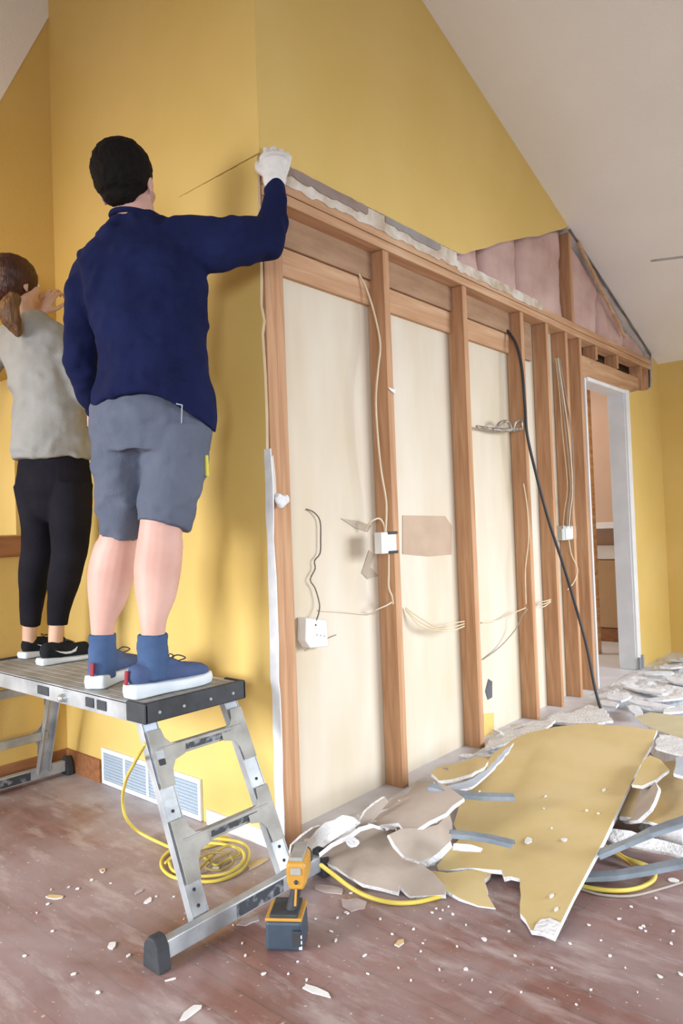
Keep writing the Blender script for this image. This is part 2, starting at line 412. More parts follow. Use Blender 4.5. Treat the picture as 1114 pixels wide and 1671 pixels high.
# ================================================================== FRAMING
def stud(x0, x1, z0, z1, label, y0=0.010, y1=0.100, name='wall_stud', group='pine studs of the opened wall', mat=None, cat='stud'):
    o = MB().box(x0, x1, y0, y1, z0, z1).build(name, mat or M_STUD, origin=((x0+x1)/2, (y0+y1)/2, z0), bevel=0.0015)
    return tag(o, label, cat, group)
ZP = 2.295
stud(0.016, 0.064, 0.0, ZP, 'pine stud at the outside corner, beside the torn yellow wall edge')
stud(0.067, 0.112, 0.0, ZP, 'second pine stud of the corner pair, right beside the cream panel', y0=0.014)
stud(0.715, 0.757, 0.0, ZP, 'pine stud carrying the white junction box and long white cable')
stud(1.362, 1.404, 0.0, ZP, 'pine stud between the brown patch and the metal conduit stub')
stud(1.985, 2.025, 0.0, ZP, 'pine stud with the thick black cable hanging from its top')
stud(2.315, 2.352, 0.0, ZP, 'pine stud just right of the thick black cable top')
stud(2.595, 2.632, 0.0, ZP, 'pine stud holding the small grey outlet box and cable bundle')
stud(2.815, 2.855, 0.0, ZP, 'pine stud framing the left side of the doorway')
# top plates
def plank(name, x0, x1, y0, y1, z0, z1, label, cat, mat=M_PLATE, bev=0.002, group=None):
    return tag(MB().box(x0, x1, y0, y1, z0, z1).build(name, mat, origin=(x0, y0, z0), bevel=bev), label, cat, group)
plank('top_plate', 0.016, 4.26, 0.004, 0.100, ZP+0.001, ZP+0.039, 'lower pine top plate resting on the row of studs', 'plate')
plank('top_plate', 0.016, 4.24, 0.000, 0.100, ZP+0.041, ZP+0.080, 'upper pine top plate under the torn yellow drywall', 'plate')
# ragged gypsum residue on the plate edge
M_RES = simple('beige_gypsum_residue', 'BCA890', 'E0D8CE', rough=0.95, scale=12, bump=0.6, bscale=60)
def rag(x0, x1, zlo, zhi, y, th, seed, step=0.035, amp=0.018):
    r = random.Random(seed); top = []; bot = []; x = x0
    while x < x1:
        top.append((x, y, zhi+r.uniform(-amp, amp)*0.25)); bot.append((x, y, zlo+r.uniform(-amp, amp))); x += r.uniform(0.5, 1.5)*step
    top.append((x1, y, zhi)); bot.append((x1, y, zlo+amp)); return MB().prism(top+bot[::-1], (0, th, 0))
tag(rag(0.06, 1.30, 2.362, 2.437, -0.006, 0.010, 5, amp=0.007).build('drywall_residue', M_RES), 'ragged white gypsum edge left along the top plate below the yellow wall', 'drywall remnant')
tag(rag(0.12, 0.60, 2.40, 2.436, -0.011, 0.006, 15, 0.03, 0.008).build('torn_paper_strip', simple('grey_torn_paper', '8A7870', '9C8A82', scale=10)), 'dark grey torn paper strip right of the gloved hand', 'drywall remnant')
tag(rag(0.72, 1.15, 2.402, 2.436, -0.011, 0.006, 25, 0.03, 0.008).build('torn_paper_strip', simple('grey_torn_paper_2', '928A88', 'A09A98', scale=10)), 'grey torn paper strip on the plate at the foot of the yellow wall', 'drywall remnant')
tag(rag(1.30, 2.25, 2.352, 2.400, -0.006, 0.010, 6, amp=0.007).build('drywall_residue', M_RES), 'dusty gypsum crumbs along the plate under the pink insulation', 'drywall remnant')
# header boards on the back of the bays
for i, (x0, x1, wh) in enumerate(((0.113, 0.714, 'first bay from the corner'), (0.758, 1.361, 'bay right of the junction box stud'), (1.405, 1.984, 'bay above the metal conduit'))):
    tag(MB().box(x0, x1, 0.082, YP, 2.068, 2.175).build('ledger_board', M_PLATE, origin=(x0, 0.082, 2.068), bevel=0.002), 'light pine board across the top of the '+wh, 'board', 'pine boards across the stud bays')
    tag(MB().box(x0, x1, 0.072, YP, 2.178, ZP).build('header_board', M_KRAFT, origin=(x0, 0.072, 2.178)), 'dark brown header board closing the '+wh, 'board', 'dark header boards under the top plate')
tag(MB().box(2.026, 2.26, 0.082, YP, 2.068, ZP).build('header_board', M_KRAFT, origin=(2.026, 0.08, 2.07)), 'dark brown header board right of the black cable', 'board', 'dark header boards under the top plate')
# door header and cripples
tag(MB().box(2.858, 4.02, 0.030, 0.098, 2.05, 2.20).build('door_header', M_PLATE, origin=(2.858, 0.03, 2.05), bevel=0.002), 'wide pine header beam above the white doorway casing', 'beam')
for x0, x1, lb, z0, y0 in ((3.10, 3.14, 'short pine block over the doorway, nearest the studs', 2.20, 0.012), (3.50, 3.54, 'short pine block over the middle of the doorway', 2.20, 0.012), (4.02, 4.06, 'pine block at the right end of the door header', 2.06, 0.012), (4.17, 4.20, 'pine block beside the dark hole at the wall end', 2.10, 0.012)):
    stud(x0, x1, z0, ZP, lb, y0=y0, name='cripple_stud', group='short blocks above the door header')
# gable framing
xg = on(928, 450, 1, 0.02).x
pz = ZP+0.081
stud(xg-0.03, xg+0.012, pz, ceil_z(xg)-0.03, 'dusty upright stud in the middle of the torn gable', y0=0.0, y1=0.08, name='gable_stud', group=None)
g0 = on(940, 395, 1, 0.0); g1 = on(1015, 545, 1, 0.0)
tag(MB().beam((g0.x, -0.010, g0.z), (g1.x+0.02, -0.010, g1.z-0.02), 0.012, 0.028, (0, 1, 0)).build('brace_board', M_PLATE, bevel=0.002), 'slanted dusty wood strip over the insulation right of the gable stud', 'board')
def batt(x0, x1, top0, top1, label, seed):
    nx, nz = 12, 26; mb = MB(); vs = []; fs = []
    for j in range(nz+1):
        for i in range(nx+1):
            u = i/nx; v = j/nz; x = x0+(x1-x0)*u; zt = top0+(top1-top0)*u; z = pz+(zt-pz)*v
            e = min(1, 6*min(u, 1-u)+0.05)**0.5
            y = 0.075-0.045*e+0.02*noise.noise(Vector((x*6, z*5, seed)))+0.008*noise.noise(Vector((x*22, z*18, seed)))
            vs.append((x, max(y, 0.004), z))
    n1 = len(vs); vs += [(v[0], 0.12, v[2]) for v in vs]
    for j in range(nz):
        for i in range(nx):
            a = j*(nx+1)+i; fs += [(a, a+1, a+nx+2, a+nx+1), (a+n1, a+nx+1+n1, a+nx+2+n1, a+1+n1)]
    for i in range(nx): fs += [(i, i+n1, i+1+n1, i+1), (nz*(nx+1)+i, nz*(nx+1)+i+1, nz*(nx+1)+i+1+n1, nz*(nx+1)+i+n1)]
    for j in range(nz): a = j*(nx+1); b = a+nx; fs += [(a, a+nx+1, a+nx+1+n1, a+n1), (b, b+n1, b+nx+1+n1, b+nx+1)]
    o = mb.add(vs, fs).build('insulation_batt', M_INS, origin=(x0, 0.05, pz), smooth=True)
    tag(o, label, 'insulation', 'pink insulation batts in the torn gable')
def tearz(x):
    for i in range(len(tear)-1):
        if tear[i+1].x <= x <= tear[i].x:
            f = (x-tear[i+1].x)/(tear[i].x-tear[i+1].x); return tear[i+1].z+f*(tear[i].z-tear[i+1].z)
    return tear[-1].z if x < tear[-1].x else tear[0].z
xs = [1.20, 1.62, 2.04, xg-0.032]
lbs = ['leftmost pink insulation batt beside the torn yellow wall edge', 'pink insulation batt second from the left in the gable', 'tall pink insulation batt just left of the gable stud']
for i in range(3): batt(xs[i]+0.004, xs[i+1]-0.004, tearz(xs[i])+0.03, tearz(xs[i+1])+0.03, lbs[i], i*7.1)
xs = [xg+0.014, 3.25, 3.78, 4.22]
lbs = ['pink insulation batt just right of the gable stud', 'pink insulation batt over the doorway in the gable', 'rightmost small pink insulation batt in the low gable end']
for i in range(3): batt(xs[i]+0.004, xs[i+1]-0.004, max(ceil_z(xs[i])-0.06, pz+.03), max(ceil_z(xs[i+1])-0.06, pz+0.02), lbs[i], 30+i*5.3)
# torn ceiling edge flakes along the gable
fl = MB(); r = random.Random(9); x = xg
pts_t = []; pts_b = []
while x < 4.3:
    pts_t.append((x, -0.004, ceil_z(x)-0.002)); pts_b.append((x, -0.004, ceil_z(x)-r.uniform(0.006, 0.03))); x += r.uniform(0.05, 0.12)
tag(MB().prism(pts_t+pts_b[::-1], (0, 0.012, 0)).build('ceiling_tear_edge', simple('grey_torn_tape', '6E6660', '8A827C', scale=8)), 'dark ragged tear where the gable drywall left the sloped ceiling', 'drywall remnant')
h = on(1052, 615, 1, 0.0)
tag(MB().box(4.205, 4.262, 0.014, 0.09, 2.13, ZP).build('end_hole_shade', M_DARK), 'dark block coloured as the shaded hole at the right end of the framing under the ceiling', 'cavity')  # solid block, its dark colour imitates the shade in the end hole

# brown paper patch on the panel
def patch(pxs, name, mat, label, cat, y=YP-0.0035, th=0.003):
    return tag(MB().prism([(on(x, yy, 1, y).x, y, on(x, yy, 1, y).z) for x, yy in pxs], (0, th, 0)).build(name, mat), label, cat)
patch([(657, 841), (726, 842), (737, 858), (737, 905), (700, 908), (657, 904)], 'paper_patch', simple('light_brown_paper', 'B59C86', 'C2AA94', scale=6), 'brown paper patch on the cream panel in the second bay', 'paper patch')
patch([(797, 1108), (803, 1112), (803, 1138), (796, 1142), (792, 1128)], 'panel_slot', simple('dark_slot', '55565C', '6C6E74'), 'small dark slot low on the cream panel right of the third stud', 'slot')
patch([(789, 1165), (806, 1163), (806, 1200), (790, 1205)], 'yellow_paint_patch', M_YEL, 'small yellow painted patch low on the cream panel', 'paint patch')
patch([(556, 846), (585, 850), (606, 858), (600, 868), (580, 862)], 'paper_patch', simple('grey_brown_paper', 'AFA08E', 'BDB0A0', scale=6), 'small torn paper scrap left of the white junction box', 'paper patch')
patch([(590, 935), (602, 898), (611, 905), (604, 925), (618, 940), (600, 945)], 'paper_patch', simple('grey_brown_paper2', 'A89884', 'B8AA98', scale=6), 'torn paper scrap below the white junction box', 'paper patch')

# corner bead and torn bits at the corner
cb = []
r = random.Random(21); z = 0.0; L_ = []; R_ = []
while z < 1.42:
    L_.append((-0.0015, 0.020+r.uniform(0.002, 0.012), z)); R_.append((-0.0015, -0.012+r.uniform(-0.003, 0.006), z)); z += r.uniform(0.04, 0.15)
tag(MB().prism(L_+R_[::-1], (0.0035, 0, 0)).build('corner_bead', simple('white_corner_bead', 'DCE0E6', 'F0F2F4', rough=0.5, scale=12)), 'white metal corner bead strip up the lower torn wall corner', 'corner bead')
cc = on(460, 820, 1, -0.01); mb = MB()
for i in range(7):
    mb.ell(cc+Vector((r.uniform(-.022, .018), r.uniform(-.006, 0.0), r.uniform(-.02, .02))), (0.018, 0, 0), (0, 0.012, 0), (0, 0, 0.018), 10)
part_me = blob(mb, 0.004, 2, lambda c: 0.003*noise.noise(c*80)); o = link('plaster_lump', part_me, M_GYP, None, (0, 0, 0), True)
tag(o, 'white torn plaster lump stuck on the corner stud', 'plaster lump')
cc = on(446, 775, 1, -0.004)
tag(MB().prism([cc+Vector(v) for v in ((-0.012, 0, -0.09), (0.012, 0, -0.08), (0.010, 0, 0.0), (0.002, 0, 0.07), (-0.008, 0, 0.06), (-0.010, 0, 0))], (0, 0.005, 0)).build('torn_paper_strip', simple('pale_torn_paper', 'CFC6BC', 'DAD4CE')), 'pale torn paper strip above the plaster lump on the corner', 'drywall remnant')
# torn white tab on stud two
cc = on(640, 636, 1, 0.004)
tag(MB().prism([cc+Vector(v) for v in ((-0.015, 0, -0.004), (0.022, 0, -0.018), (0.022, 0, 0.012), (0.01, 0, 0.004), (-0.03, 0, 0.008))], (0, 0.003, 0)).build('tape_scrap', M_BOX), 'small white paper tab on the junction box stud', 'paper scrap')

# ================================================================== REGISTER, WIRES, BOXES
reg = empty('wall_register', (0, 0.79, 0.0), 'white wide floor-level air register on the yellow wall behind the ladder', 'air register')
M_REG = simple('white_register_enamel', 'DCE6EC', 'E6EEF2', rough=0.45); M_REGM = simple('grey_register_mesh', '9AA8B8', 'AEBCC8', rough=0.6, scale=200)
y0, y1 = 0.435, 1.145; fr = MB()
fr.box(-0.012, 0, y0, y1, 0.002, 0.020).box(-0.012, 0, y0, y1, 0.142, 0.160)
for k in range(5):
    yy = y0+(y1-y0-0.016)*k/4; fr.box(-0.012, 0, yy, yy+0.016, 0.02, 0.142)
fr.build('frame', M_REG, reg, bevel=0.0015)
for k in range(4):
    ya = y0+0.016+(y1-y0-0.016)*k/4; yb = y0+(y1-y0-0.016)*(k+1)/4
    gm = MB().box(-0.003, -0.001, ya, yb, 0.02, 0.142)
    for i in range(9): zz = 0.026+i*0.0132; gm.beam((-0.006, ya, zz), (-0.006, yb, zz), 0.0015, 0.006, (1, 0, 0))
    gm.build('grille', M_REGM, reg)

def wire(name, pts, r, mat, label, cat='cable', group=None, parent=None, n=8, k=6):
    return tag(MB().tube([(p, r, r) for p in pts], None, n, k).build(name, mat, parent, smooth=True), label, cat if parent is None else None, group)
def Y(x, y, yy): return on(x, y, 1, yy)
wire('electrical_cable', [Y(585, 447, 0.075), Y(597, 470, 0.06), Y(610, 510, 0.035), Y(620, 560, 0.010), Y(617, 600, 0.0), Y(613, 650, 0.0), Y(616, 710, 0.0), Y(622, 770, 0.0), Y(630, 820, 0.0), Y(629, 868, 0.006)], 0.0042, M_WIRE, 'long white cable dropping from the header to the junction box')
wire('electrical_cable', [Y(634, 902, 0.006), Y(634, 930, 0.0), Y(634, 958, 0.0), Y(639, 972, 0.006), Y(641, 985, 0.02)], 0.004, M_WIRE, 'short white cable leaving the bottom of the junction box')
wire('electrical_cable', [Y(640, 982, 0.02), Y(630, 988, 0.02), Y(612, 996, 0.05), Y(604, 1002, 0.09), Y(560, 999, 0.098), Y(520, 996, 0.098)], 0.0032, simple('cream_painted_cable', 'DACDB8', 'E2D8C8'), 'cream cable running flat on the panel left of the junction stud')
wire('electrical_cable', [Y(596, 865, 0.07), Y(604, 852, 0.04), Y(618, 846, 0.02), Y(626, 856, 0.012), Y(628, 870, 0.012)], 0.004, M_WIRE, 'short white cable looping over the top of the junction box')
for i, (dz, lb) in enumerate(((0, 'uppermost'), (7, 'middle'), (13, 'lowest'))):
    wire('electrical_cable', [Y(662, 992+dz*0.3, 0.09), Y(685, 1008+dz, 0.05), Y(712, 1022+dz*0.5, 0.03), Y(738, 1017+dz*0.9, 0.025-i*0.006), Y(757, 1014+i*4, 0.02-i*0.004)], 0.003, M_WIRE, lb+' white cable of the three sagging into the third stud', group='white cables through the third stud')
wire('electrical_cable', [Y(786, 1016, 0.095), Y(812, 1012, 0.08), Y(838, 1000, 0.05), Y(857, 992, 0.02)], 0.0032, M_WIRE, 'white cable rising to the hole in the fourth stud')
wire('electrical_cable', [Y(788, 1076, 0.096), Y(815, 1056, 0.08), Y(840, 1028, 0.05), Y(852, 1004, 0.02), Y(860, 994, 0.02)], 0.003, M_GWIRE, 'thin grey cable slanting low across the fourth bay')
wire('electrical_cable', [Y(858, 985, 0.012), Y(857, 930, 0.005), Y(862, 880, 0.002), Y(860, 830, 0.005), Y(854, 790, 0.012)], 0.003, M_WIRE, 'thin white cable running up the face of the fourth stud')
for i, dz in enumerate((0, 5, 10)):
    wire('electrical_cable', [Y(880, 982+dz, 0.06), Y(889, 981+dz*0.8, 0.04), Y(898, 978+dz*0.4, 0.03)], 0.0032, M_WIRE, ('top', 'middle', 'bottom')[i]+' of three short white cable ends entering the fifth stud', group='cable ends at the fifth stud')
M_CB = [M_GWIRE, M_WIRE, simple('tan_cable_jacket', 'B89C78', 'C8AE8C')]
for i, (a_, b_, c_, d_, e_) in enumerate(((908, 915, 922, 930, 926), (910, 918, 927, 934, 930), (906, 912, 917, 925, 920), (912, 922, 932, 936, 933))):
    wire('electrical_cable', [Y(a_, 585, 0.012), Y(b_, 640, 0.004), Y(c_, 705, 0.008), Y(d_, 790, 0.002), Y(e_, 835, 0.004), Y(e_-2, 862, 0.014)], 0.0038, M_CB[i % 3], ('grey', 'white', 'tan', 'second grey')[i]+' cable of the bundle hanging above the grey outlet box', group='cable bundle above the grey outlet box')
wire('electrical_cable', [Y(928, 882, 0.012), Y(932, 905, 0.006), Y(942, 930, 0.0), Y(936, 950, 0.004), Y(926, 962, 0.014)], 0.0035, M_WIRE, 'white cable curling below the grey outlet box')
wire('power_cable', [Y(828, 540, 0.07), Y(842, 562, 0.02), Y(851, 600, -0.01), Y(856, 660, -0.02), Y(860, 710, -0.03), Y(876, 780, -0.05), Y(895, 850, -0.08), Y(918, 920, -0.12), Y(942, 1000, -0.16), Y(958, 1060, -0.20), Y(972, 1130, -0.24), Y(987, 1178, -0.27)], 0.0085, M_BLKC, 'thick black cable hanging from the fourth stud down to the rubble', k=8)
# metal conduit stub
mb = MB().tube([(Y(778, 696, 0.06), 0.008), (Y(800, 700, 0.05), 0.009), (Y(822, 702, 0.03), 0.011), (Y(848, 700, 0.02), 0.010)], None, 10)
mb.tube([(Y(808, 700, 0.05), 0.006), (Y(816, 690, 0.03), 0.008), (Y(828, 688, 0.02), 0.008), (Y(834, 698, 0.02), 0.006)], None, 8)
mb.tube([(Y(838, 704, 0.02), 0.006), (Y(840, 690, 0.015), 0.009), (Y(850, 686, 0.01), 0.006), (Y(852, 700, 0.01), 0.005)], None, 8)
tag(mb.build('conduit_stub', simple('dull_metal', '77706A', 'C0B8AE', rough=0.4, metal=0.5, scale=40), smooth=True), 'crumpled metal conduit stub bridging the third and fourth studs', 'conduit')

jb = empty('junction_box', Y(624, 885, 0.0), 'white junction box on the second stud, two cables in it', 'electrical box')
c0 = Y(611, 869, 0.004); c1 = Y(637, 902, 0.004)
MB().box(c0.x, c1.x, -0.03, 0.008, c1.z, c0.z).build('box_body', M_BOX, jb, bevel=0.003)
for za, zb in ((c0.z-0.01, c0.z+0.002), (c1.z-0.002, c1.z+0.01)): tag(MB().box(c0.x+0.045, c1.x+0.004, -0.034, -0.028, za, zb).build('clamp', M_BLKR, jb), 'dark clamp strip')
ob = empty('outlet_box', Y(516, 1032, YP), 'tilted white outlet box hanging on the cream panel from a thin cord', 'electrical box')
q = [Y(x, y, 0.055) for x, y in ((499, 1008), (533, 1012), (536, 1055), (506, 1058), (498, 1046))]
MB().prism(q, (0, 0.045, 0)).build('box_body', M_BOX, ob, bevel=0.005)
for x, y in ((515, 1020), (517, 1036), (523, 1037), (529, 1038)): tag(MB().sph(Y(x, y, 0.054), 0.0035 if x == 515 else 0.002, 8).build('screw', M_BLKR, ob, smooth=True), 'dark screw')
MB().tube([(Y(533, 1042, 0.06), 0.002), (Y(540, 1039, 0.05), 0.0025), (Y(548, 1036, 0.05), 0.002)], None, 6).build('wire_end', M_GWIRE, ob, smooth=True)
MB().tube([(Y(497, 1062, 0.06), 0.002), (Y(508, 1056, 0.06), 0.002)], None, 6).build('wire_end', M_GWIRE, ob, smooth=True)
wire('thin_cord', [Y(500, 831, 0.098), Y(512, 836, 0.09), Y(522, 850, 0.088), Y(523, 880, 0.088), Y(522, 903, 0.088), Y(513, 915, 0.088), Y(514, 928, 0.088), Y(506, 946, 0.085), Y(514, 960, 0.085), Y(521, 985, 0.08), Y(520, 1000, 0.07), Y(516, 1012, 0.056)], 0.0026, simple('dark_grey_cord', '5E544C', '746A62'), 'thin crooked dark cord dropping to the white outlet box', 'cord', k=3)
gb = empty('outlet_box', Y(928, 869, 0.03), 'small grey outlet box between the fifth and sixth studs', 'electrical box')
c0 = Y(916, 858, 0.02); c1 = Y(939, 880, 0.02)
MB().box(c0.x, c1.x, 0.018, 0.06, c1.z, c0.z).build('box_body', simple('grey_plastic', 'B8BCB8', 'C6CAC6', rough=0.5), gb, bevel=0.003)
MB().box(c0.x+0.045, c1.x-0.004, 0.013, 0.018, c1.z+0.006, c0.z-0.006).build('face_plate', M_BOX, gb, bevel=0.002)

# beyond the doorway
sh = on(982, 858, 0, XB-0.02); sh2 = on(982, 890, 0, XB-0.02)
tag(MB().box(XB-0.16, XB, sh.y-0.5, sh.y+0.45, sh.z-0.025, sh.z+0.03).build('wall_shelf', M_WHITE, bevel=0.004), 'white narrow shelf on the wall seen through the doorway', 'shelf')
z1 = on(985, 890, 0, XB).z; z2 = on(985, 912, 0, XB).z
tag(MB().box(XB-0.03, XB, sh.y-0.5, sh.y+0.25, z2, z1).build('white_panel', simple('white_panel_paint', 'D4CCCA', 'DDD6D4')), 'white panel under the shelf seen through the doorway', 'panel')
lg = on(985, 1030, 0, XB).z
tag(MB().box(XB-0.024, XB, sh.y-0.5, sh.y+0.25, 0.13, z2-0.01).build('tan_panel', simple('tan_board', 'B08E6A', 'BE9C78', scale=2, bump=0.1)), 'tan lower panel on the wall seen through the doorway', 'panel')
e_ = on(966, 800, 0, XB-0.6)
tag(MB().box(XB-0.66, XB-0.60, e_.y-0.02, e_.y+0.05, 0, 2.25).build('door_post', M_PLATE, bevel=0.003), 'pale wooden post standing in the room beyond the doorway', 'post')

# ceiling fan: one blade tip reaches into view
tip = on(1062, 427, 2, 2.42); hub = tip+Vector((0.30, -0.62, 0.0))
fan = empty('ceiling_fan', hub, 'ceiling fan whose thin grey blade tip shows at the right edge', 'ceiling fan')
M_FAN = simple('grey_fan_blade', '8E8884', '9C9692', rough=0.5)
zc = ceil_z(hub.x)
MB().tube([(hub+Vector((0, 0, 0.05)), 0.012), (Vector((hub.x, hub.y, zc-0.01)), 0.012)], None, 12, 2).build('downrod', M_STEEL, fan, smooth=True)
MB().tube([(hub+Vector((0, 0, -0.05)), 0.07), (hub, 0.10), (hub+Vector((0, 0, 0.05)), 0.08)], (1, 0, 0), 24).build('motor', M_STEEL, fan, smooth=True)
for k in range(4):
    d = (tip-hub).normalized(); ang = math.pi/2*k
    d = Vector((d.x*math.cos(ang)-d.y*math.sin(ang), d.x*math.sin(ang)+d.y*math.cos(ang), 0)); s_ = Vector((-d.y, d.x, -0.30)).normalized()
    o_ = hub+d*0.1; L_ = (tip-hub).length-0.1; n_ = d.cross(s_)*0.008
    MB().prism([o_-s_*0.03, o_+d*L_*0.25-s_*0.055, o_+d*L_*0.97-s_*0.06, o_+d*L_-s_*0.02, o_+d*L_+s_*0.02, o_+d*L_*0.97+s_*0.06, o_+d*L_*0.25+s_*0.055, o_+s_*0.03], n_).build('blade', M_FAN, fan, bevel=0.002)

# ================================================================== LADDER PLATFORM
M_AL = simple('dusty_aluminium', '9CA0A4', 'C0C4C8', rough=0.5, metal=0.35, scale=9, bump=0.1)
M_AL2 = simple('dusty_deck_aluminium', '96948E', 'AEACA6', rough=0.7, metal=0.15, scale=14, bump=0.2)
M_LBL = simple('worn_black_label', '3C4046', '8C9096', rough=0.6, scale=30, lo=0.5, hi=0.62)
M_BLU = simple('blue_white_label', 'B8C4DC', 'D4DCEA', rough=0.5, scale=30)
LX0, LX1, LY0, LY1, LZ = -0.505, -0.120, 0.030, 1.290, 0.600
lad = empty('work_platform', ((LX0+LX1)/2, 0.66, 0), 'dusty aluminium folding work platform under the two standing people', 'work platform')
d = MB().box(LX0+0.012, LX1-0.012, LY0+0.02, LY1-0.02, LZ-0.022, LZ-0.002)
for i in range(9):
    xx = LX0+0.03+i*0.0405; d.box(xx, xx+0.037, LY0+0.03, LY1-0.03, LZ-0.003, LZ-0.0005)
d.build('deck', M_AL2, lad, bevel=0.001)
for xx, sgn in ((LX0, 1), (LX1, -1)):
    r_ = MB().box(min(xx, xx+sgn*0.004), max(xx, xx+sgn*0.004), LY0+0.02, LY1-0.02, LZ-0.055, LZ-0.001)
    r_.box(min(xx, xx+sgn*0.02), max(xx, xx+sgn*0.02), LY0+0.02, LY1-0.02, LZ-0.006, LZ+0.001).box(min(xx, xx+sgn*0.025), max(xx, xx+sgn*0.025), LY0+0.02, LY1-0.02, LZ-0.058, LZ-0.053)
    rr = r_.build('side_rail', M_AL, lad, bevel=0.001)
    if sgn == 1:
        for ya, yb in ((0.245, 0.30), (0.32, 0.37), (0.62, 0.70)): tag(MB().box(xx-0.004, xx, ya, yb, LZ-0.045, LZ-0.014).build('rail_plug', M_BLKR, rr, bevel=0.004), 'black plastic plug')
        MB().tube([(Vector((xx-0.012, 0.51, LZ-0.035)), 0.014), (Vector((xx+0.002, 0.51, LZ-0.035)), 0.016)], (0, 0, 1), 14, 2).sph((xx-0.016, 0.51, LZ-0.035), 0.010).build('lock_knob', simple('bright_steel', 'C8D0D6', 'E6ECF0', rough=0.25, metal=0.8), rr, smooth=True)
for yy, sgn in ((LY0, 1), (LY1, -1)):
    c_ = MB()
    ya, yb = sorted((yy, yy+sgn*0.022)); c_.box(LX0-0.004, LX1+0.004, ya, yb, LZ-0.055, LZ+0.006)
    for xa in (LX0-0.005, LX1-0.01):
        ya2, yb2 = sorted((yy, yy+sgn*0.10)); c_.box(xa, xa+0.015, ya2, yb2, LZ-0.055, LZ+0.006)
    cp = c_.build('end_cap', M_BLKR, lad, bevel=0.005)
    for f in (0.12, 0.35, 0.62, 0.86): MB().sph((LX0+(LX1-LX0)*f, yy-sgn*0.001, LZ-0.027), 0.006, 10).build('rivet', M_AL, cp, smooth=True)
def leg_frame(yt, yb, sg):
    # sg: outward y direction of the splay
    tl = Vector((LX0+0.035, yt, LZ-0.03)); tr = Vector((LX1-0.035, yt, LZ-0.03)); bl = Vector((-0.495, yb, 0.045)); br_ = Vector((-0.165, yb, 0.045))
    out = Vector((0, sg, 0))
    legs = []
    for a_, b_ in ((tl, bl), (tr, br_)):
        l_ = MB().beam(a_, b_, 0.052, 0.004, (1, 0, 0))
        for s2 in (-0.026, 0.026): l_.beam(a_+Vector((s2, -sg*0.010, 0)), b_+Vector((s2, -sg*0.010, 0)), 0.004, 0.026, (1, 0, 0))
        lg_ = l_.build('leg', M_AL, lad, bevel=0.001); legs.append(lg_)
        for f in (0.50, 0.62, 0.86, 0.93): tag(MB().sph(a_.lerp(b_, f)+out*0.003, 0.005, 8).build('rivet', M_BLKR, lg_, smooth=True), 'dark rivet')
    a_, b_ = tl, bl
    if sg < 0:
        tag(MB().beam(a_.lerp(b_, 0.06)+out*0.003, a_.lerp(b_, 0.36)+out*0.003, 0.044, 0.002, (1, 0, 0)).build('label', M_BLU, legs[0]), 'pale blue and white sticker')
        MB().beam(a_.lerp(b_, 0.20)+out*0.010, a_.lerp(b_, 0.245)+out*0.010, 0.03, 0.014, (1, 0, 0)).build('leg_latch', M_AL, legs[0], bevel=0.002)
        MB().beam(a_.lerp(b_, 0.245)+out*0.012, a_.lerp(b_, 0.275)+out*0.012, 0.022, 0.016, (1, 0, 0)).build('latch_button', M_BLKR, legs[0], bevel=0.003)
    for f in (0.22, 0.66):
        ra, rb = tl.lerp(bl, f), tr.lerp(br_, f)
        r_ = MB().beam(ra, rb, 0.036, 0.024, (0, 0, 1)).build('rung', M_AL2, lad, bevel=0.003)
        tag(MB().beam(ra.lerp(rb, 0.3)+out*0.0125, ra.lerp(rb, 0.85)+out*0.0125, 0.018, 0.002, (0, 0, 1)).build('label', M_LBL, r_), 'worn dark sticker strip')
        for q_, s2 in ((ra, 1), (rb, -1)):
            dn = (bl-tl).normalized(); o2 = q_+out*0.014
            MB().prism([o2+dn*f_+Vector((s2*g_, 0, 0)) for f_, g_ in ((-0.075, -0.024), (-0.075, 0.024), (-0.045, 0.030), (-0.026, 0.046), (-0.017, 0.085), (0.017, 0.085), (0.026, 0.046), (0.05, 0.030), (0.095, 0.024), (0.095, -0.024))], out*0.003).build('gusset', M_AL2, lad, bevel=0.001)
    bx = MB().box(-0.640, -0.045, min(yb, yb+sg*0.03)-0.004, max(yb, yb+sg*0.03)-0.004, 0.018, 0.066).build('base_bar', M_AL, lad, bevel=0.003)
    ylab = yb+sg*0.03-0.005 if sg < 0 else yb-0.006
    tag(MB().box(-0.40, -0.22, ylab-0.001, ylab+0.002, 0.024, 0.060).build('label', M_LBL, bx), 'worn black sticker')
    yc = yb+sg*0.012
    for xa, xb in ((-0.668, -0.630), (-0.055, 0.0-0.022)):
        f_ = MB().prism([(xa, yc-0.038, 0.0), (xa, yc+0.038, 0.0), (xa, yc+0.030, 0.060), (xa, yc+0.012, 0.082), (xa, yc-0.012, 0.082), (xa, yc-0.030, 0.060)], (xb-xa, 0, 0))
        f_.build('rubber_foot', M_BLKR, lad, bevel=0.005)
leg_frame(LY0+0.055, -0.195, -1)
leg_frame(LY1-0.05, YL-0.075, 1)

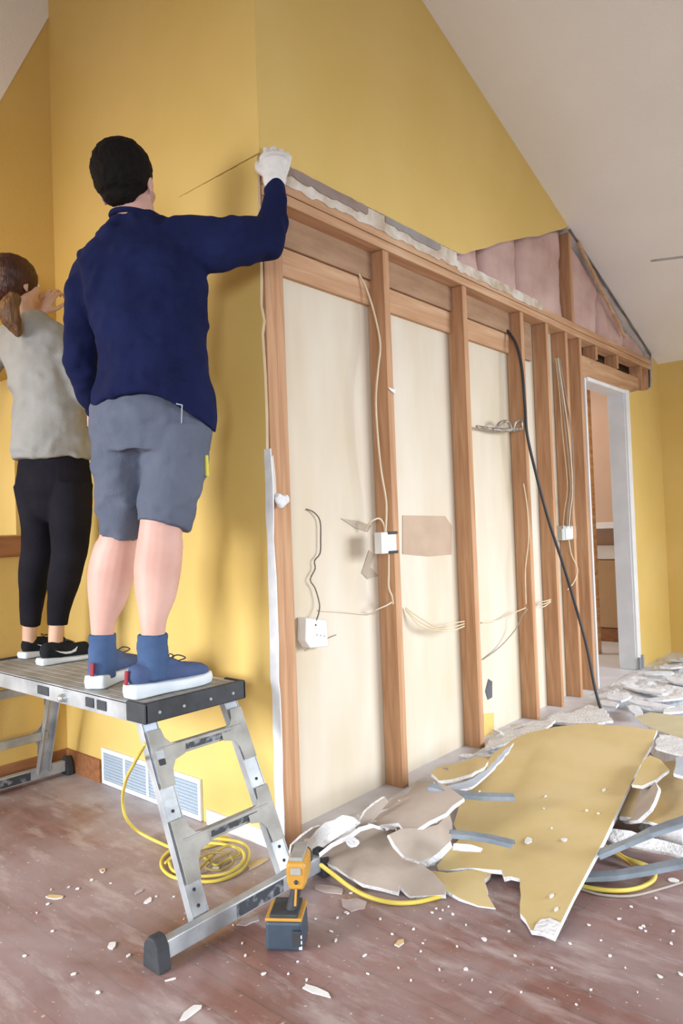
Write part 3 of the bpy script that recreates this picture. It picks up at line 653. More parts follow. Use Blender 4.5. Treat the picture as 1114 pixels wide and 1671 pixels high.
# ================================================================== PEOPLE
def cloth_mat(name, c1, c2, scale=5, rough=0.95, bump=0.25, bs=220):
    return simple(name, c1, c2, rough=rough, scale=scale, bump=bump, bscale=bs, spec=0.2)
M_SKIN = simple('light_skin', 'CA9C8E', 'D4AA9C', rough=0.55, scale=7, sub=0.12)
M_SKIN2 = simple('light_skin_warm', 'D0A68C', 'DAB49C', rough=0.55, scale=7, sub=0.12)
M_NAVY = cloth_mat('navy_knit', '10163A', '182048')
M_SHORT = cloth_mat('slate_grey_shorts_cloth', '5A6070', '666C7C')
M_GREYK = cloth_mat('heather_grey_knit', '94938F', 'A2A19D')
M_LEG = cloth_mat('black_leggings_cloth', '16151B', '201E26')
M_SOCK = cloth_mat('slate_blue_sock_knit', '42587C', '4E6488', bs=400)
M_SHOE = cloth_mat('slate_blue_shoe_knit', '445478', '505F84', bs=300)
M_SOLE = simple('white_foam_sole', 'CED6DE', 'DEE4E8', rough=0.6, scale=10)
M_BSHOE = cloth_mat('black_shoe_mesh', '1C1E22', '282A30', bs=400)
M_HAIR = simple('near_black_hair', '0A0606', '140C0A', spec=0.2, rough=0.8, scale=30, stretch=(3, 3, 0.6), bump=0.5, bscale=60)
M_HAIRB = simple('dark_auburn_hair', '2E120C', '4A2216', rough=0.5, scale=22, stretch=(3, 3, 0.6), bump=0.5, bscale=60)
M_HAIRP = simple('brown_ponytail_hair', '4A2A14', '7A5630', rough=0.5, scale=26, stretch=(4, 4, 0.5), bump=0.5, bscale=60)
M_GLOVE = simple('white_work_glove', 'DAD6D2', 'E8E4E0', rough=0.8, scale=20, bump=0.3)
M_RED = simple('dark_red_tab', '8C1E2C', 'A0283A', rough=0.7)
M_YTAG = simple('yellow_tab', 'C8C040', 'D4CC50', rough=0.7)
M_EYE = simple('eye_white', 'E8E4E0', 'F0EEEA', rough=0.2)

def hand(mb, wrist, d, n, th, s=1.0, curl=(30, 35, 25), fat=1.0, spread=0.10):
    """d: towards the fingers, n: palm faces n, th: thumb side"""
    d = Vector(d).normalized(); n = Vector(n); n = (n-d*n.dot(d)).normalized(); t = Vector(th); t = (t-d*t.dot(d)-n*t.dot(n)).normalized()
    w = Vector(wrist)
    mb.tube([(w-d*0.02*s, 0.027*s*fat, 0.019*s*fat), (w+d*0.03*s, 0.034*s*fat, 0.017*s*fat), (w+d*0.075*s, 0.041*s*fat, 0.0145*s*fat), (w+d*0.092*s, 0.039*s*fat, 0.012*s*fat)], t, 16, 4)
    L = ((0.040, 0.026, 0.020), (0.045, 0.029, 0.022), (0.042, 0.027, 0.021), (0.033, 0.021, 0.018))
    for i, (off, ls) in enumerate(zip((0.030, 0.010, -0.010, -0.029), L)):
        p = w+d*(0.088-0.004*abs(i-1.2))*s+t*off*s; dir_ = (d+t*spread*(1.2-i)).normalized()
        r = (0.0088, 0.009, 0.0086, 0.0076)[i]*s*fat; pts = [(p-dir_*0.03*s, r)]; ang = 0
        pts.append((p, r))
        for l, c_ in zip(ls, curl):
            ang += math.radians(c_+4*i); v = dir_*math.cos(ang)+n*math.sin(ang); p = p+v*l*s; r *= 0.93; pts.append((p, r))
        mb.tube(pts, t, 10, 3)
    p = w+d*0.022*s+t*0.022*s; q = (d*0.62+t*0.72+n*0.30).normalized()
    p1 = p+q*0.040*s; q2 = (d*0.85+t*0.30+n*0.42).normalized(); p2 = p1+q2*0.032*s; p3 = p2+(d*0.85+n*0.5).normalized()*0.024*s
    mb.tube([(p-q*0.01*s, 0.014*s*fat), (p1, 0.0115*s*fat), (p2, 0.010*s*fat), (p3, 0.008*s*fat)], n, 10, 4)

def head(mb, c, fd, ud, s=1.0):
    fd = Vector(fd).normalized(); ud = Vector(ud); ud = (ud-fd*ud.dot(fd)).normalized(); sd = fd.cross(ud)
    q = lambda a, b_, e: c+fd*a*s+sd*b_*s+ud*e*s
    E = lambda a, b_, e, ra, rb, re, n=16: mb.ell(q(a, b_, e), fd*ra*s, sd*rb*s, ud*re*s, n)
    E(-0.012, 0, 0.030, 0.095, 0.077, 0.088, 24); E(0.030, 0, -0.030, 0.062, 0.062, 0.080, 20)
    E(0.045, 0, -0.078, 0.038, 0.040, 0.028); E(0.080, 0, -0.092, 0.014, 0.020, 0.014); E(0.070, 0, 0.045, 0.022, 0.050, 0.030)
    mb.tube([(q(0.082, 0, 0.018), 0.007*s), (q(0.098, 0, -0.006), 0.009*s), (q(0.106, 0, -0.024), 0.013*s)], sd, 10, 3)
    E(0.088, 0, -0.052, 0.012, 0.024, 0.006, 12); E(0.086, 0, -0.062, 0.012, 0.021, 0.007, 12)
    for k in (-1, 1):
        E(0.052, k*0.044, -0.020, 0.030, 0.020, 0.022, 12)
        E(-0.004, k*0.079, -0.010, 0.017, 0.007, 0.031, 12); E(0.002, k*0.076, -0.035, 0.010, 0.007, 0.012, 10)
    return q, fd, sd, ud
def eyes(par, c, fd, sd, ud, s):
    for k in (-1, 1):
        MB().sph(c+fd*0.074*s+sd*k*0.031*s+ud*0.008*s, 0.0125*s, 12).build('eye', M_EYE, par, smooth=True)

def shoe(par, heel, d, L, mat, solem, hgt, sole_h, name='sneaker', ank=0.055, wid=0.046):
    """heel: heel point on the ground, d: toe direction"""
    d = Vector(d).normalized(); u = Vector((0, 0, 1)); sd = d.cross(u); H = Vector(heel)
    up_ = MB()
    k = sole_h
    up_.tube([(H+d*0.035+u*(k+0.035), wid*0.72, 0.036), (H+d*L*0.35+u*(k+0.030), wid*0.80, 0.034), (H+d*L*0.62+u*(k+0.022), wid*0.98, 0.030), (H+d*(L-0.045)+u*(k+0.012), wid*0.86, 0.024), (H+d*(L-0.03)+u*(k+0.010), wid*0.66, 0.019)], sd, 20, 5)
    up_.tube([(H+d*(0.045+ank*0.2)+u*(k+0.02), wid*0.80, 0.046), (H+d*(ank*0.75+0.015)+u*(k+hgt*0.55), wid*0.78, 0.047), (H+d*ank+u*(k+hgt*0.85), wid*0.84, 0.045)], sd, 20, 4, cap=False)
    up_.tube([(H+d*(ank+0.02)+u*(k+hgt*0.7), wid*0.6, 0.03), (H+d*(ank+0.065)+u*(k+hgt*0.55), wid*0.62, 0.026), (H+d*0.19+u*(k+0.034), wid*0.7, 0.02)], sd, 16, 4)
    me = blob(up_, 0.0045, 4, lambda c: 0.0012*noise.noise(c*60)); sh = part(me, name, mat, par)
    # sole: a shaped wedge following the outline of the foot
    prof = [(0.0, 0.50), (0.02, 0.80), (0.10, 0.86), (0.35, 0.80), (0.52, 0.92), (0.68, 1.08), (0.82, 1.02), (0.93, 0.76), (0.985, 0.42)]
    out_ = [H+d*(L*t)+sd*(wid*w_) for t, w_ in prof]+[H+d*(L*t)-sd*(wid*w_*0.94) for t, w_ in prof[::-1]]
    hs = [sole_h+0.012*max(0, 1-t*1.8) + (0.004 if t > .9 else 0) for t, _ in prof]; hs = hs+hs[::-1]
    n_ = len(out_); vs = [p+u*0.001 for p in out_]+[p+(p-(H+d*L*0.5)).normalized()*0.004+u*(h*0.55) for p, h in zip(out_, hs)]+[p+u*h for p, h in zip(out_, hs)]
    fs = [tuple(range(n_))[::-1], tuple(range(2*n_, 3*n_))]
    for r_ in (0, 1): fs += [(r_*n_+i, r_*n_+(i+1) % n_, (r_+1)*n_+(i+1) % n_, (r_+1)*n_+i) for i in range(n_)]
    so = MB().add(vs, fs).build('sole', solem, sh, bevel=0.005, smooth=True)
    return sh, d, sd, u
def folds(amp, fx, fz, seed, amp2=0.0, f2=1.0):
    def f(c):
        a_ = noise.noise(Vector((c.x*fx+seed, c.y*fx, c.z*fz))); b_ = noise.noise(Vector((c.x*fx*2.1+9, c.y*fx*2.1+seed, c.z*fz*2.6)))
        return amp*(a_+0.5*b_)+amp2*math.sin(f2*c.z+4*a_)*max(0, b_+0.2)
    return f

# ---- the person in navy
man = empty('person', (-0.33, 0.28, LZ), 'person in navy sweatshirt and grey shorts reaching up to the wall corner', 'person')
D0 = 2.33
def T(x, y, w, d=D0, b=None): return (P(x, y, d), px(w, d), b if b is not None else px(w, d))
body = MB()
hd_c = P(206, 297, 2.35)
fdir = (FW*0.96+RT*0.20+Vector((0, 0, 0.10))).normalized(); udir = Vector((0, 0, 1))+RT*-0.06+FW*(-0.10)
q, fd, sd, ud = head(body, hd_c+Vector((0, 0, -0.012)), fdir, udir, 1.10)
body.tube([T(228, 400, 44, 2.35, 0.058), T(222, 362, 34, 2.345, 0.056), T(216, 335, 33, 2.355, 0.056), T(212, 310, 32, 2.37, 0.055)], RT, 18, 4)
body.tube([T(250, 690, 74, 2.34, 0.11), T(250, 620, 72, 2.34, 0.10), T(244, 520, 76, 2.34, 0.10), T(235, 440, 84, 2.34, 0.10), T(228, 395, 66, 2.345, 0.07)], RT, 24, 5)
body.tube([T(262, 398, 26, 2.34, 0.05), T(330, 399, 28, 2.32), T(390, 393, 22, 2.32), T(436, 388, 19, 2.35)], (0, 0, 1), 16, 5)
WR = P(448, 297, 2.405)
body.tube([T(436, 392, 17, 2.35), T(443, 345, 14, 2.37), T(448, 305, 12, 2.40), (WR, 0.025, 0.021)], RT, 14, 5)
hdir = Vector((0, 0, 1))*0.93+FW*0.25+RT*0.05; hn = FW*0.9+Vector((0, 0, -0.3)); hth = -RT
hand(body, WR+Vector((0, 0, 0.012)), hdir, hn, hth, 1.0, (14, 26, 22))
LE, LWR = P(128, 585, 2.40), P(150, 655, 2.60)
body.tube([T(166, 450, 24, 2.36, 0.05), T(138, 500, 18, 2.38), (LE, 0.034, 0.034)], RT, 14, 5)
body.tube([(LE, 0.040, 0.040), (LE.lerp(LWR, 0.5), 0.038, 0.036), (LWR, 0.026, 0.020)], RT, 14, 5)
hand(body, LWR, (LWR-LE).normalized()+Vector((0, 0, 0.3)), (0, 0, -1), RT, 1.0, (25, 30, 20))
RA = P(250, 1058, 2.245); LA = P(168, 1060, 2.395)
body.tube([T(288, 720, 48, 2.33, 0.092), T(276, 800, 43, 2.30, 0.082), T(263, 862, 35, 2.285, 0.066), T(261, 890, 37.5, 2.285, 0.066), T(257, 930, 38, 2.285, 0.066), T(254, 972, 33, 2.27, 0.056), T(250, 1012, 22, 2.25, 0.040), (RA, 0.034, 0.034), (RA-Vector((0, 0, 0.06)), 0.030, 0.033)], RT, 20, 5)
body.tube([T(212, 720, 46, 2.36, 0.092), T(200, 800, 40, 2.38, 0.082), T(195, 872, 31, 2.40, 0.064), T(188, 902, 36, 2.405, 0.064), T(181, 938, 37.5, 2.405, 0.064), T(175, 978, 31, 2.40, 0.054), T(168, 1015, 20.5, 2.395, 0.038), (LA, 0.034, 0.034), (LA-Vector((0, 0, 0.06)), 0.030, 0.033)], RT, 20, 5)
bo = part(blob(body, 0.0055, 3), 'body', M_SKIN, man)
eyes(bo, hd_c+Vector((0, 0, -0.012)), fd, sd, ud, 1.10)
# hair
h_ = MB(); C_ = hd_c
h_.ell(C_+ud*0.028-fd*0.022, fd*0.104, sd*0.098, ud*0.103, 28); h_.ell(C_-ud*0.006-fd*0.036, fd*0.082, sd*0.092, ud*0.072, 24)
h_.ell(C_-ud*0.060-fd*0.050, fd*0.046, sd*0.060, ud*0.036, 20); h_.ell(C_+ud*0.075+fd*0.030, fd*0.070, sd*0.072, ud*0.045, 20)
part(blob(h_, 0.005, 3, lambda c: 0.004*noise.noise(c*45)+0.002*noise.noise(c*110)), 'hair', M_HAIR, man)
# sweatshirt
s_ = MB()
s_.tube([T(252, 658, 97, 2.335, 0.158), T(252, 640, 96, 2.335, 0.154), T(250, 590, 89, 2.335, 0.142), T(245, 530, 93, 2.335, 0.136), T(238, 470, 101, 2.335, 0.132), T(230, 428, 101, 2.335, 0.120), T(227, 396, 82, 2.34, 0.100), T(224, 376, 58, 2.345, 0.080), T(221, 354, 40, 2.345, 0.064)], RT, 32, 6, cap=False)
s_.tube([T(252, 402, 42, 2.34, 0.08), T(300, 400, 46, 2.325, 0.075), T(345, 401, 45, 2.315, 0.070), T(395, 394, 38, 2.32, 0.062), T(432, 388, 32, 2.345, 0.056)], (0, 0, 1), 22, 6)
s_.tube([T(434, 396, 30, 2.345, 0.055), T(441, 372, 27, 2.355, 0.050), T(446, 340, 23.5, 2.375, 0.046), T(449, 314, 18, 2.392, 0.038), T(449, 300, 15.5, 2.402, 0.032)], RT, 20, 6)
s_.tube([T(168, 438, 44, 2.35, 0.08), T(143, 475, 35, 2.37, 0.066), T(133, 520, 29, 2.385, 0.060), T(131, 575, 27, 2.40, 0.056), (P(138, 615, 2.43), px(24, 2.43), 0.052), (P(150, 650, 2.50), 0.046, 0.046), (P(155, 662, 2.565), 0.036, 0.036)], RT, 20, 6)
me = blob(s_, 0.0065, 7, folds(0.012, 11, 8, 3.3, 0.008, 60))
hz = P(250, 648, 2.335)
for v in me.vertices:
    dz = (hz.z+0.10-v.co.z)/0.10
    lat = (v.co-hz).dot(RT)
    if dz > 0 and lat > -0.20: v.co.z -= min(dz, 1.3)*(lat/0.19)**2*(0.075 if lat > 0 else 0.035)-0.012*min(dz, 1)
sw = part(me, 'sweatshirt', M_NAVY, man)
n0 = P(221, 358, 2.345); mb = MB()
ringp = []
for i in range(13):
    a_ = 2*math.pi*i/12; ringp.append((n0+RT*(math.cos(a_)*0.080)+FW*(math.sin(a_)*0.066+0.006)+Vector((0, 0, 0.0-0.008*math.sin(a_)-0.008*math.cos(a_))), 0.009))
mb.tube(ringp, (0, 0, 1), 8, 3, cap=False); mb.build('collar', M_NAVY, sw, smooth=True)
# glove
g_ = MB(); hand(g_, WR+Vector((0, 0, 0.012)), hdir, hn, hth, 1.03, (14, 26, 22), 1.34)
g_.tube([(WR+Vector((0, 0, 0.004)), 0.040, 0.034), (WR+Vector((0, 0, 0.03)), 0.036, 0.028), (WR+Vector((0, 0, 0.07)), 0.044, 0.024)], RT, 18, 4)
part(blob(g_, 0.004, 2, lambda c: 0.0015*noise.noise(c*60)), 'glove', M_GLOVE, man)
# shorts
s_ = MB()
s_.tube([T(247, 740, 88, 2.34, 0.145), T(247, 700, 98, 2.34, 0.152), T(247, 670, 95, 2.34, 0.148), T(250, 646, 86, 2.34, 0.134), T(251, 630, 76, 2.34, 0.122)], RT, 32, 6, cap=False)
s_.tube([T(290, 705, 54, 2.335, 0.13), T(287, 745, 53, 2.325, 0.125), T(281, 790, 49, 2.31, 0.112), T(271, 830, 45, 2.30, 0.100), T(265, 858, 42, 2.29, 0.094)], RT-Vector((0, 0, 0.20)), 28, 6, cap=False)
s_.tube([T(205, 705, 54, 2.35, 0.13), T(202, 750, 50, 2.36, 0.122), T(200, 800, 44, 2.38, 0.108), T(199, 845, 37, 2.39, 0.094), T(198, 873, 34, 2.40, 0.088)], RT+Vector((0, 0, 0.14)), 28, 6, cap=False)
me = blob(s_, 0.006, 4, folds(0.010, 11, 11, 7.7, 0.006, 48)); so = part(me, 'shorts', M_SHORT, man)
pk = P(295, 655, 2.185)
mb = MB().tube([(P(288, 659, 2.195), 0.0022), (P(297, 661, 2.197), 0.0022)], None, 6, 2)
mb.tube([(P(297, 661, 2.197), 0.0018), (P(296, 690, 2.19), 0.0015)], None, 6, 2)
tag(mb.build('pocket_seam', simple('pale_thread', '9AA0A8', 'AEB4BC'), so, smooth=True), 'pale stitched pocket edge')
tg = P(337, 760, 2.30)
tag(MB().box(tg.x-0.006, tg.x+0.006, tg.y-0.006, tg.y+0.006, tg.z-0.035, tg.z+0.035).build('yellow_tab', M_YTAG, so, bevel=0.004), 'small bright yellow tab at the right hip')
# socks and shoes
for A_, dep, x0, wv in ((RA, 2.25, 249, 25), (LA, 2.395, 167, 22)):
    s_ = MB().tube([(P(x0, 1034, dep), px(wv, dep), 0.046), (P(x0, 1052, dep), px(wv, dep), 0.047), (P(x0, 1085, dep), px(wv, dep), 0.05), (P(x0-1, 1105, dep), px(wv, dep), 0.052)], RT, 24, 4, cap=False)
    part(blob(s_, 0.005, 2, folds(0.003, 14, 40, 2.0)), 'sock', M_SOCK, man)
for heel, dr, nm in ((Vector((-0.488, 0.150, LZ+0.001)), (1, 0.0, 0), 'r'), (Vector((-0.474, 0.378, LZ+0.001)), (0.86, 0.50, 0), 'l')):
    sh, d_, s2, u_ = shoe(man, heel, dr, 0.315, M_SHOE, M_SOLE, 0.085, 0.034, ank=0.088, wid=0.046)
    mb = MB().beam(heel+u_*0.045-d_*0.006, heel+u_*0.088-d_*0.002, 0.014, 0.008, s2)
    tag(mb.build('heel_tab', M_RED, sh, bevel=0.003), 'dark red heel pull tab')
    for k in (-1, 1):
        b0 = heel+d_*0.150+u_*0.098
        MB().tube([(b0, 0.0022), (b0+d_*0.02+s2*k*0.02+u_*0.014, 0.0022), (b0+d_*0.045+s2*k*0.032+u_*0.002, 0.0022), (b0+d_*0.02+s2*k*0.012-u_*0.008, 0.0022)], None, 6, 5).build('lace', M_BLKR, sh, smooth=True)

# ---- the person in grey
wom = empty('person', (-0.26, 1.12, LZ), 'person in grey sweater and black leggings standing behind the taller one', 'person')
D1 = 2.93
def T(x, y, w, d=D1, b=None): return (P(x, y, d), px(w, d), b if b is not None else px(w, d))
body = MB(); hc = P(27, 466, 2.94)
f2 = (FW*0.72+RT*0.55+Vector((0, 0, 0.02))).normalized()
q, fd, sd, ud = head(body, hc, f2, (0, 0, 1), 0.97)
body.tube([T(45, 560, 26, 2.93, 0.045), T(38, 522, 21, 2.93, 0.048), T(34, 490, 21, 2.94, 0.048)], RT, 16, 4)
body.tube([T(86, 770, 38, 2.93, 0.085), T(84, 690, 40, 2.93, 0.085), T(66, 600, 40, 2.93, 0.08), T(50, 556, 30, 2.93, 0.06)], RT, 22, 5)
WE, WW = P(-18, 600, 2.98), P(64, 512, 3.06)
body.tube([T(14, 556, 15, 2.93), (WE, 0.030, 0.030)], (0, 0, 1), 14, 5)
body.tube([(WE, 0.030), (WE.lerp(WW, 0.5), 0.032), (WW, 0.023, 0.019)], (0, 0, 1), 14, 5)
hand(body, WW, Vector((0, 0, 0.75))+RT*0.35+FW*0.1, FW*0.9+RT*0.2, RT, 0.95, (8, 55, 45), spread=0.16)
RE, RW = P(134, 645, 2.90), P(125, 610, 3.10)
body.tube([T(80, 562, 14, 2.92), T(101, 592, 13, 2.90), (RE, 0.028, 0.028)], RT, 14, 5)
body.tube([(RE, 0.028), (RE.lerp(RW, 0.5), 0.028), (RW, 0.023, 0.019)], (0, 0, 1), 14, 5)
hand(body, RW, FW*0.9+Vector((0, 0, 0.3)), RT*-1, (0, 0, 1), 0.95)
RA = P(91, 1040, 2.89); LA = P(48, 1038, 3.03)
body.tube([T(112, 790, 24, 2.92, 0.07), T(114, 880, 20, 2.91, 0.055), T(105, 950, 15, 2.90, 0.04), T(94, 1008, 12, 2.89, 0.031), (RA, 0.029, 0.031), (RA-Vector((0, 0, 0.06)), 0.028, 0.031)], RT, 18, 5)
body.tube([T(64, 790, 24, 2.95, 0.07), T(64, 880, 18, 2.97, 0.055), T(56, 950, 15, 3.00, 0.04), T(50, 1008, 12, 3.02, 0.031), (LA, 0.029, 0.031), (LA-Vector((0, 0, 0.03)), 0.028, 0.031)], RT, 18, 5)
bo = part(blob(body, 0.0055, 3), 'body', M_SKIN2, wom); eyes(bo, hc, fd, sd, ud, 0.97)
h_ = MB()
h_.ell(hc+ud*0.030-fd*0.020, fd*0.104, sd*0.094, ud*0.096, 26); h_.ell(hc-ud*0.005-fd*0.040, fd*0.080, sd*0.086, ud*0.080, 22)
part(blob(h_, 0.005, 3, lambda c: 0.003*noise.noise(c*60)), 'hair', M_HAIRB, wom)
pt = MB().tube([(P(22, 488, 2.80), 0.030, 0.028), (P(14, 505, 2.79), 0.042, 0.034), (P(20, 525, 2.80), 0.036, 0.030), (P(30, 543, 2.81), 0.018, 0.016)], RT, 18, 5)
part(blob(pt, 0.005, 2, lambda c: 0.004*noise.noise(Vector((c.x*60, c.y*60, c.z*14)))), 'ponytail', M_HAIRP, wom)
s_ = MB()
s_.tube([T(85, 750, 62, 2.93, 0.136), T(84, 710, 60, 2.93, 0.132), T(80, 650, 57, 2.93, 0.118), T(70, 600, 57, 2.93, 0.112), T(56, 560, 55, 2.93, 0.100), T(46, 534, 42, 2.93, 0.082), T(39, 516, 26, 2.93, 0.060)], RT, 30, 6, cap=False)
s_.tube([T(82, 550, 28, 2.92, 0.06), T(100, 590, 23, 2.90, 0.052), T(118, 625, 20, 2.90, 0.05), (P(133, 650, 2.92), 0.046, 0.046), (P(131, 632, 3.0), 0.042, 0.042), (P(127, 615, 3.07), 0.034, 0.034)], RT, 20, 5)
s_.tube([T(20, 552, 26, 2.93, 0.06), T(0, 575, 22, 2.95, 0.05), (WE, 0.050, 0.050), (WE.lerp(WW, 0.35), 0.044), (WE.lerp(WW, 0.72), 0.036)], (0, 0, 1), 20, 5)
sw = part(blob(s_, 0.0065, 7, folds(0.012, 10, 7, 12.1, 0.007, 55)), 'sweater', M_GREYK, wom)
s_ = MB()
s_.tube([T(88, 748, 55, 2.93, 0.110), T(88, 790, 60, 2.93, 0.125), T(88, 815, 50, 2.93, 0.10)], RT, 28, 5)
s_.tube([T(115, 790, 34, 2.92, 0.11), T(116, 840, 32, 2.915, 0.10), T(114, 890, 29, 2.91, 0.082), T(108, 925, 26, 2.905, 0.068), T(103, 955, 24, 2.90, 0.062), T(97, 990, 19, 2.895, 0.050), T(94, 1020, 15.5, 2.89, 0.040)], RT, 24, 6, cap=False)
s_.tube([T(62, 790, 36, 2.94, 0.11), T(66, 840, 30, 2.96, 0.10), T(64, 890, 27, 2.97, 0.080), T(57, 925, 24, 2.99, 0.066), T(54, 955, 22, 3.0, 0.060), T(51, 990, 18.5, 3.01, 0.048), T(49, 1020, 16, 3.02, 0.040)], RT, 24, 6, cap=False)
part(blob(s_, 0.006, 4, folds(0.004, 8, 9, 17.1)), 'leggings', M_LEG, wom)
for heel, dr in ((Vector((-0.365, 0.985, LZ+0.001)), (0.99, -0.05, 0)), (Vector((-0.330, 1.215, LZ+0.001)), (0.97, 0.12, 0))):
    sh, d_, s2, u_ = shoe(wom, heel, dr, 0.262, M_BSHOE, M_SOLE, 0.052, 0.018, ank=0.068, wid=0.040)
    o_ = heel+d_*0.10+s2*0.0385+u_*0.040
    pts_ = ((-0.048, 0.022, 0.0), (-0.030, 0.008, .002), (-0.010, -0.002, 0.004), (0.012, -0.004, .005), (0.035, 0.004, .004), (0.045, 0.026, -0.002), (0.036, 0.018, .001), (0.018, 0.008, .004), (-0.005, 0.008, .004), (-0.028, 0.014, .002))
    # tick-shaped side mark
    mbk = MB().prism([o_+d_*a_+u_*b_*0.75+s2*(c_-0.001) for a_, b_, c_ in pts_[::-1]], s2*0.004)
    tag(mbk.build('side_mark', M_SOLE, sh), 'white curved tick mark')
    for k in (0, 1):
        b0 = heel+d_*0.11+u_*0.078
        MB().tube([(b0, 0.002), (b0+s2*(0.02*(1-2*k))+u_*0.012, 0.002), (b0+d_*0.03+s2*(0.02*(1-2*k)), 0.002)], None, 6, 4).build('lace', M_BLKR, sh, smooth=True)

# ================================================================== RUBBLE
def shard(name, pts, plane, th, label, cat, mats, rag_=0.0, seed=1, group=None, sub=3):
    """pts: outline picked on a tilted plane in the room; becomes a solid board with broken edges"""
    r = random.Random(seed); W_ = [plane.at(*p[:2]) for p in pts]; out_ = []
    n_ = plane.n
    for i in range(len(W_)):
        a_, b_ = W_[i], W_[(i+1) % len(W_)]; smooth_edge = len(pts[i]) > 2
        out_.append(a_); e_ = (b_-a_); nn = max(1, int(e_.length/0.035)) if not smooth_edge else 1
        pr = e_.normalized().cross(n_)
        for k in range(1, nn): out_.append(a_+e_*(k/nn)+pr*r.uniform(-rag_, rag_))
    c_ = sum(out_, Vector())/len(out_)
    bm = bmesh.new(); top = [bm.verts.new(p) for p in out_]; f = bm.faces.new(top)
    bm.normal_update()
    if f.normal.dot(n_) < 0: f.normal_flip()
    ex = bmesh.ops.extrude_face_region(bm, geom=[f]); nv = [v for v in ex['geom'] if isinstance(v, bmesh.types.BMVert)]
    for v in nv: v.co += -n_*th + (c_-v.co).normalized()*r.uniform(-0.004, 0.003)
    bm.normal_update()
    bmesh.ops.recalc_face_normals(bm, faces=bm.faces)
    for fc in bm.faces:
        fc.material_index = 1 if abs(fc.normal.dot(n_)) < 0.7 else (0 if fc.normal.dot(n_) > 0 else 2)
    bmesh.ops.triangulate(bm, faces=[x for x in bm.faces if len(x.verts) > 4])
    low = min(v.co.z for v in bm.verts)
    if low < 0.001:
        for v in bm.verts: v.co.z = max(v.co.z, 0.001)
    me = bpy.data.meshes.new(name); bm.transform(Matrix.Translation(-c_)); bm.to_mesh(me); bm.free()
    o = link(name, me, mats, None, c_); return tag(o, label, cat, group)
M_YB = simple('dusty_yellow_board_face', 'C9B078', 'D4BE8C', rough=0.75, scale=3.5, detail=7, bump=0.1)
Y3 = [M_YB, M_GYP, M_PAPER]; G3 = [M_PAPER, M_GYP, M_YB]; T3 = [M_TAN, M_GYP, M_PAPER]; W3 = [M_GYP, M_GYP, M_PAPER]
PB = Plane3((885, 1525, 0.02), (870, 1192, 0.15), (1070, 1192, 0.20))
shard('drywall_sheet', [(858, 1197), (905, 1186), (948, 1181), (1010, 1184), (1072, 1191, 1), (1063, 1214, 1), (1030, 1275, 1), (985, 1370, 1), (935, 1465, 1), (904, 1527), (884, 1521), (866, 1518), (857, 1500), (848, 1490), (848, 1434), (833, 1430), (822, 1431), (818, 1420), (790, 1418), (770, 1416), (715, 1420), (712, 1412), (735, 1385), (750, 1368), (740, 1345), (752, 1300), (775, 1268), (805, 1228), (840, 1205)], PB, 0.013, 'large yellow drywall sheet lying over the rubble pile with a torn lower tongue', 'drywall piece', Y3, 0.004, 3)
PB2 = Plane3((800, 1485, 0.004), (712, 1425, 0.02), (800, 1420, 0.02))
shard('drywall_piece', [(700, 1420), (730, 1424), (803, 1417), (800, 1428), (790, 1436), (795, 1460), (808, 1482), (780, 1478), (750, 1466), (725, 1452), (716, 1440)], PB2, 0.012, 'small torn yellow drywall piece tucked beneath the large sheet, with pointed lower tip', 'drywall piece', Y3, 0.004, 4)
tip_ = Plane3((885, 1525, 0.024), (870, 1192, 0.154), (1070, 1192, 0.204))
shard('gypsum_flake', [(882, 1500), (897, 1498), (914, 1505), (904, 1526), (885, 1520), (870, 1518), (874, 1508)], tip_, 0.004, 'white bared gypsum tip at the bottom of the large yellow sheet', 'drywall piece', W3, 0.002, 5)
# left heap, grey paper backs upward
LB = Plane3((650, 1460, 0.012), (515, 1396, 0.05), (640, 1352, 0.10))
shard('drywall_piece', [(515, 1396), (530, 1407), (548, 1415), (591, 1442), (622, 1449), (650, 1457, 1), (651, 1446), (657, 1452), (669, 1463, 1), (726, 1460, 1), (726, 1445), (708, 1425), (686, 1409), (664, 1380), (642, 1350), (600, 1368), (567, 1384)], LB, 0.013, 'large grey-backed drywall slab at the front of the left heap', 'drywall piece', G3, 0.004, 6)
LB2 = Plane3((690, 1410, 0.06), (640, 1350, 0.16), (736, 1330, 0.14))
shard('drywall_piece', [(634, 1362), (655, 1352), (690, 1352), (715, 1345), (733, 1326), (738, 1345), (737, 1370, 1), (716, 1390), (686, 1407), (660, 1398), (645, 1380)], LB2, 0.013, 'grey-backed drywall piece with white curved right edge, resting on the front slab', 'drywall piece', G3, 0.003, 7)
LB3 = Plane3((660, 1354, 0.13), (615, 1329, 0.13), (710, 1277, 0.20))
shard('drywall_piece', [(603, 1350), (618, 1328), (660, 1302), (700, 1283), (716, 1277), (740, 1290), (757, 1302), (738, 1315), (727, 1327), (700, 1340), (680, 1353), (660, 1356), (650, 1343), (628, 1345)], LB3, 0.013, 'long grey-backed drywall slab topmost on the left heap', 'drywall piece', G3, 0.004, 8)
LB4 = Plane3((512, 1386, 0.07), (527, 1340, 0.15), (582, 1345, 0.165))
shard('drywall_piece', [(498, 1392), (503, 1372), (515, 1356), (530, 1342), (545, 1338), (558, 1330), (575, 1333), (584, 1342), (565, 1356), (545, 1370), (525, 1384), (512, 1390)], LB4, 0.016, 'crumbled white gypsum slab leaning near the corner stud', 'drywall piece', W3, 0.006, 9)
LB5 = Plane3((582, 1350, 0.11), (590, 1330, 0.15), (630, 1308, 0.18))
shard('drywall_piece', [(580, 1348), (594, 1322), (608, 1310), (625, 1299), (632, 1306), (622, 1318), (610, 1330), (596, 1343)], LB5, 0.010, 'narrow white drywall strip slanting up toward the junction box stud', 'drywall piece', W3, 0.004, 10)
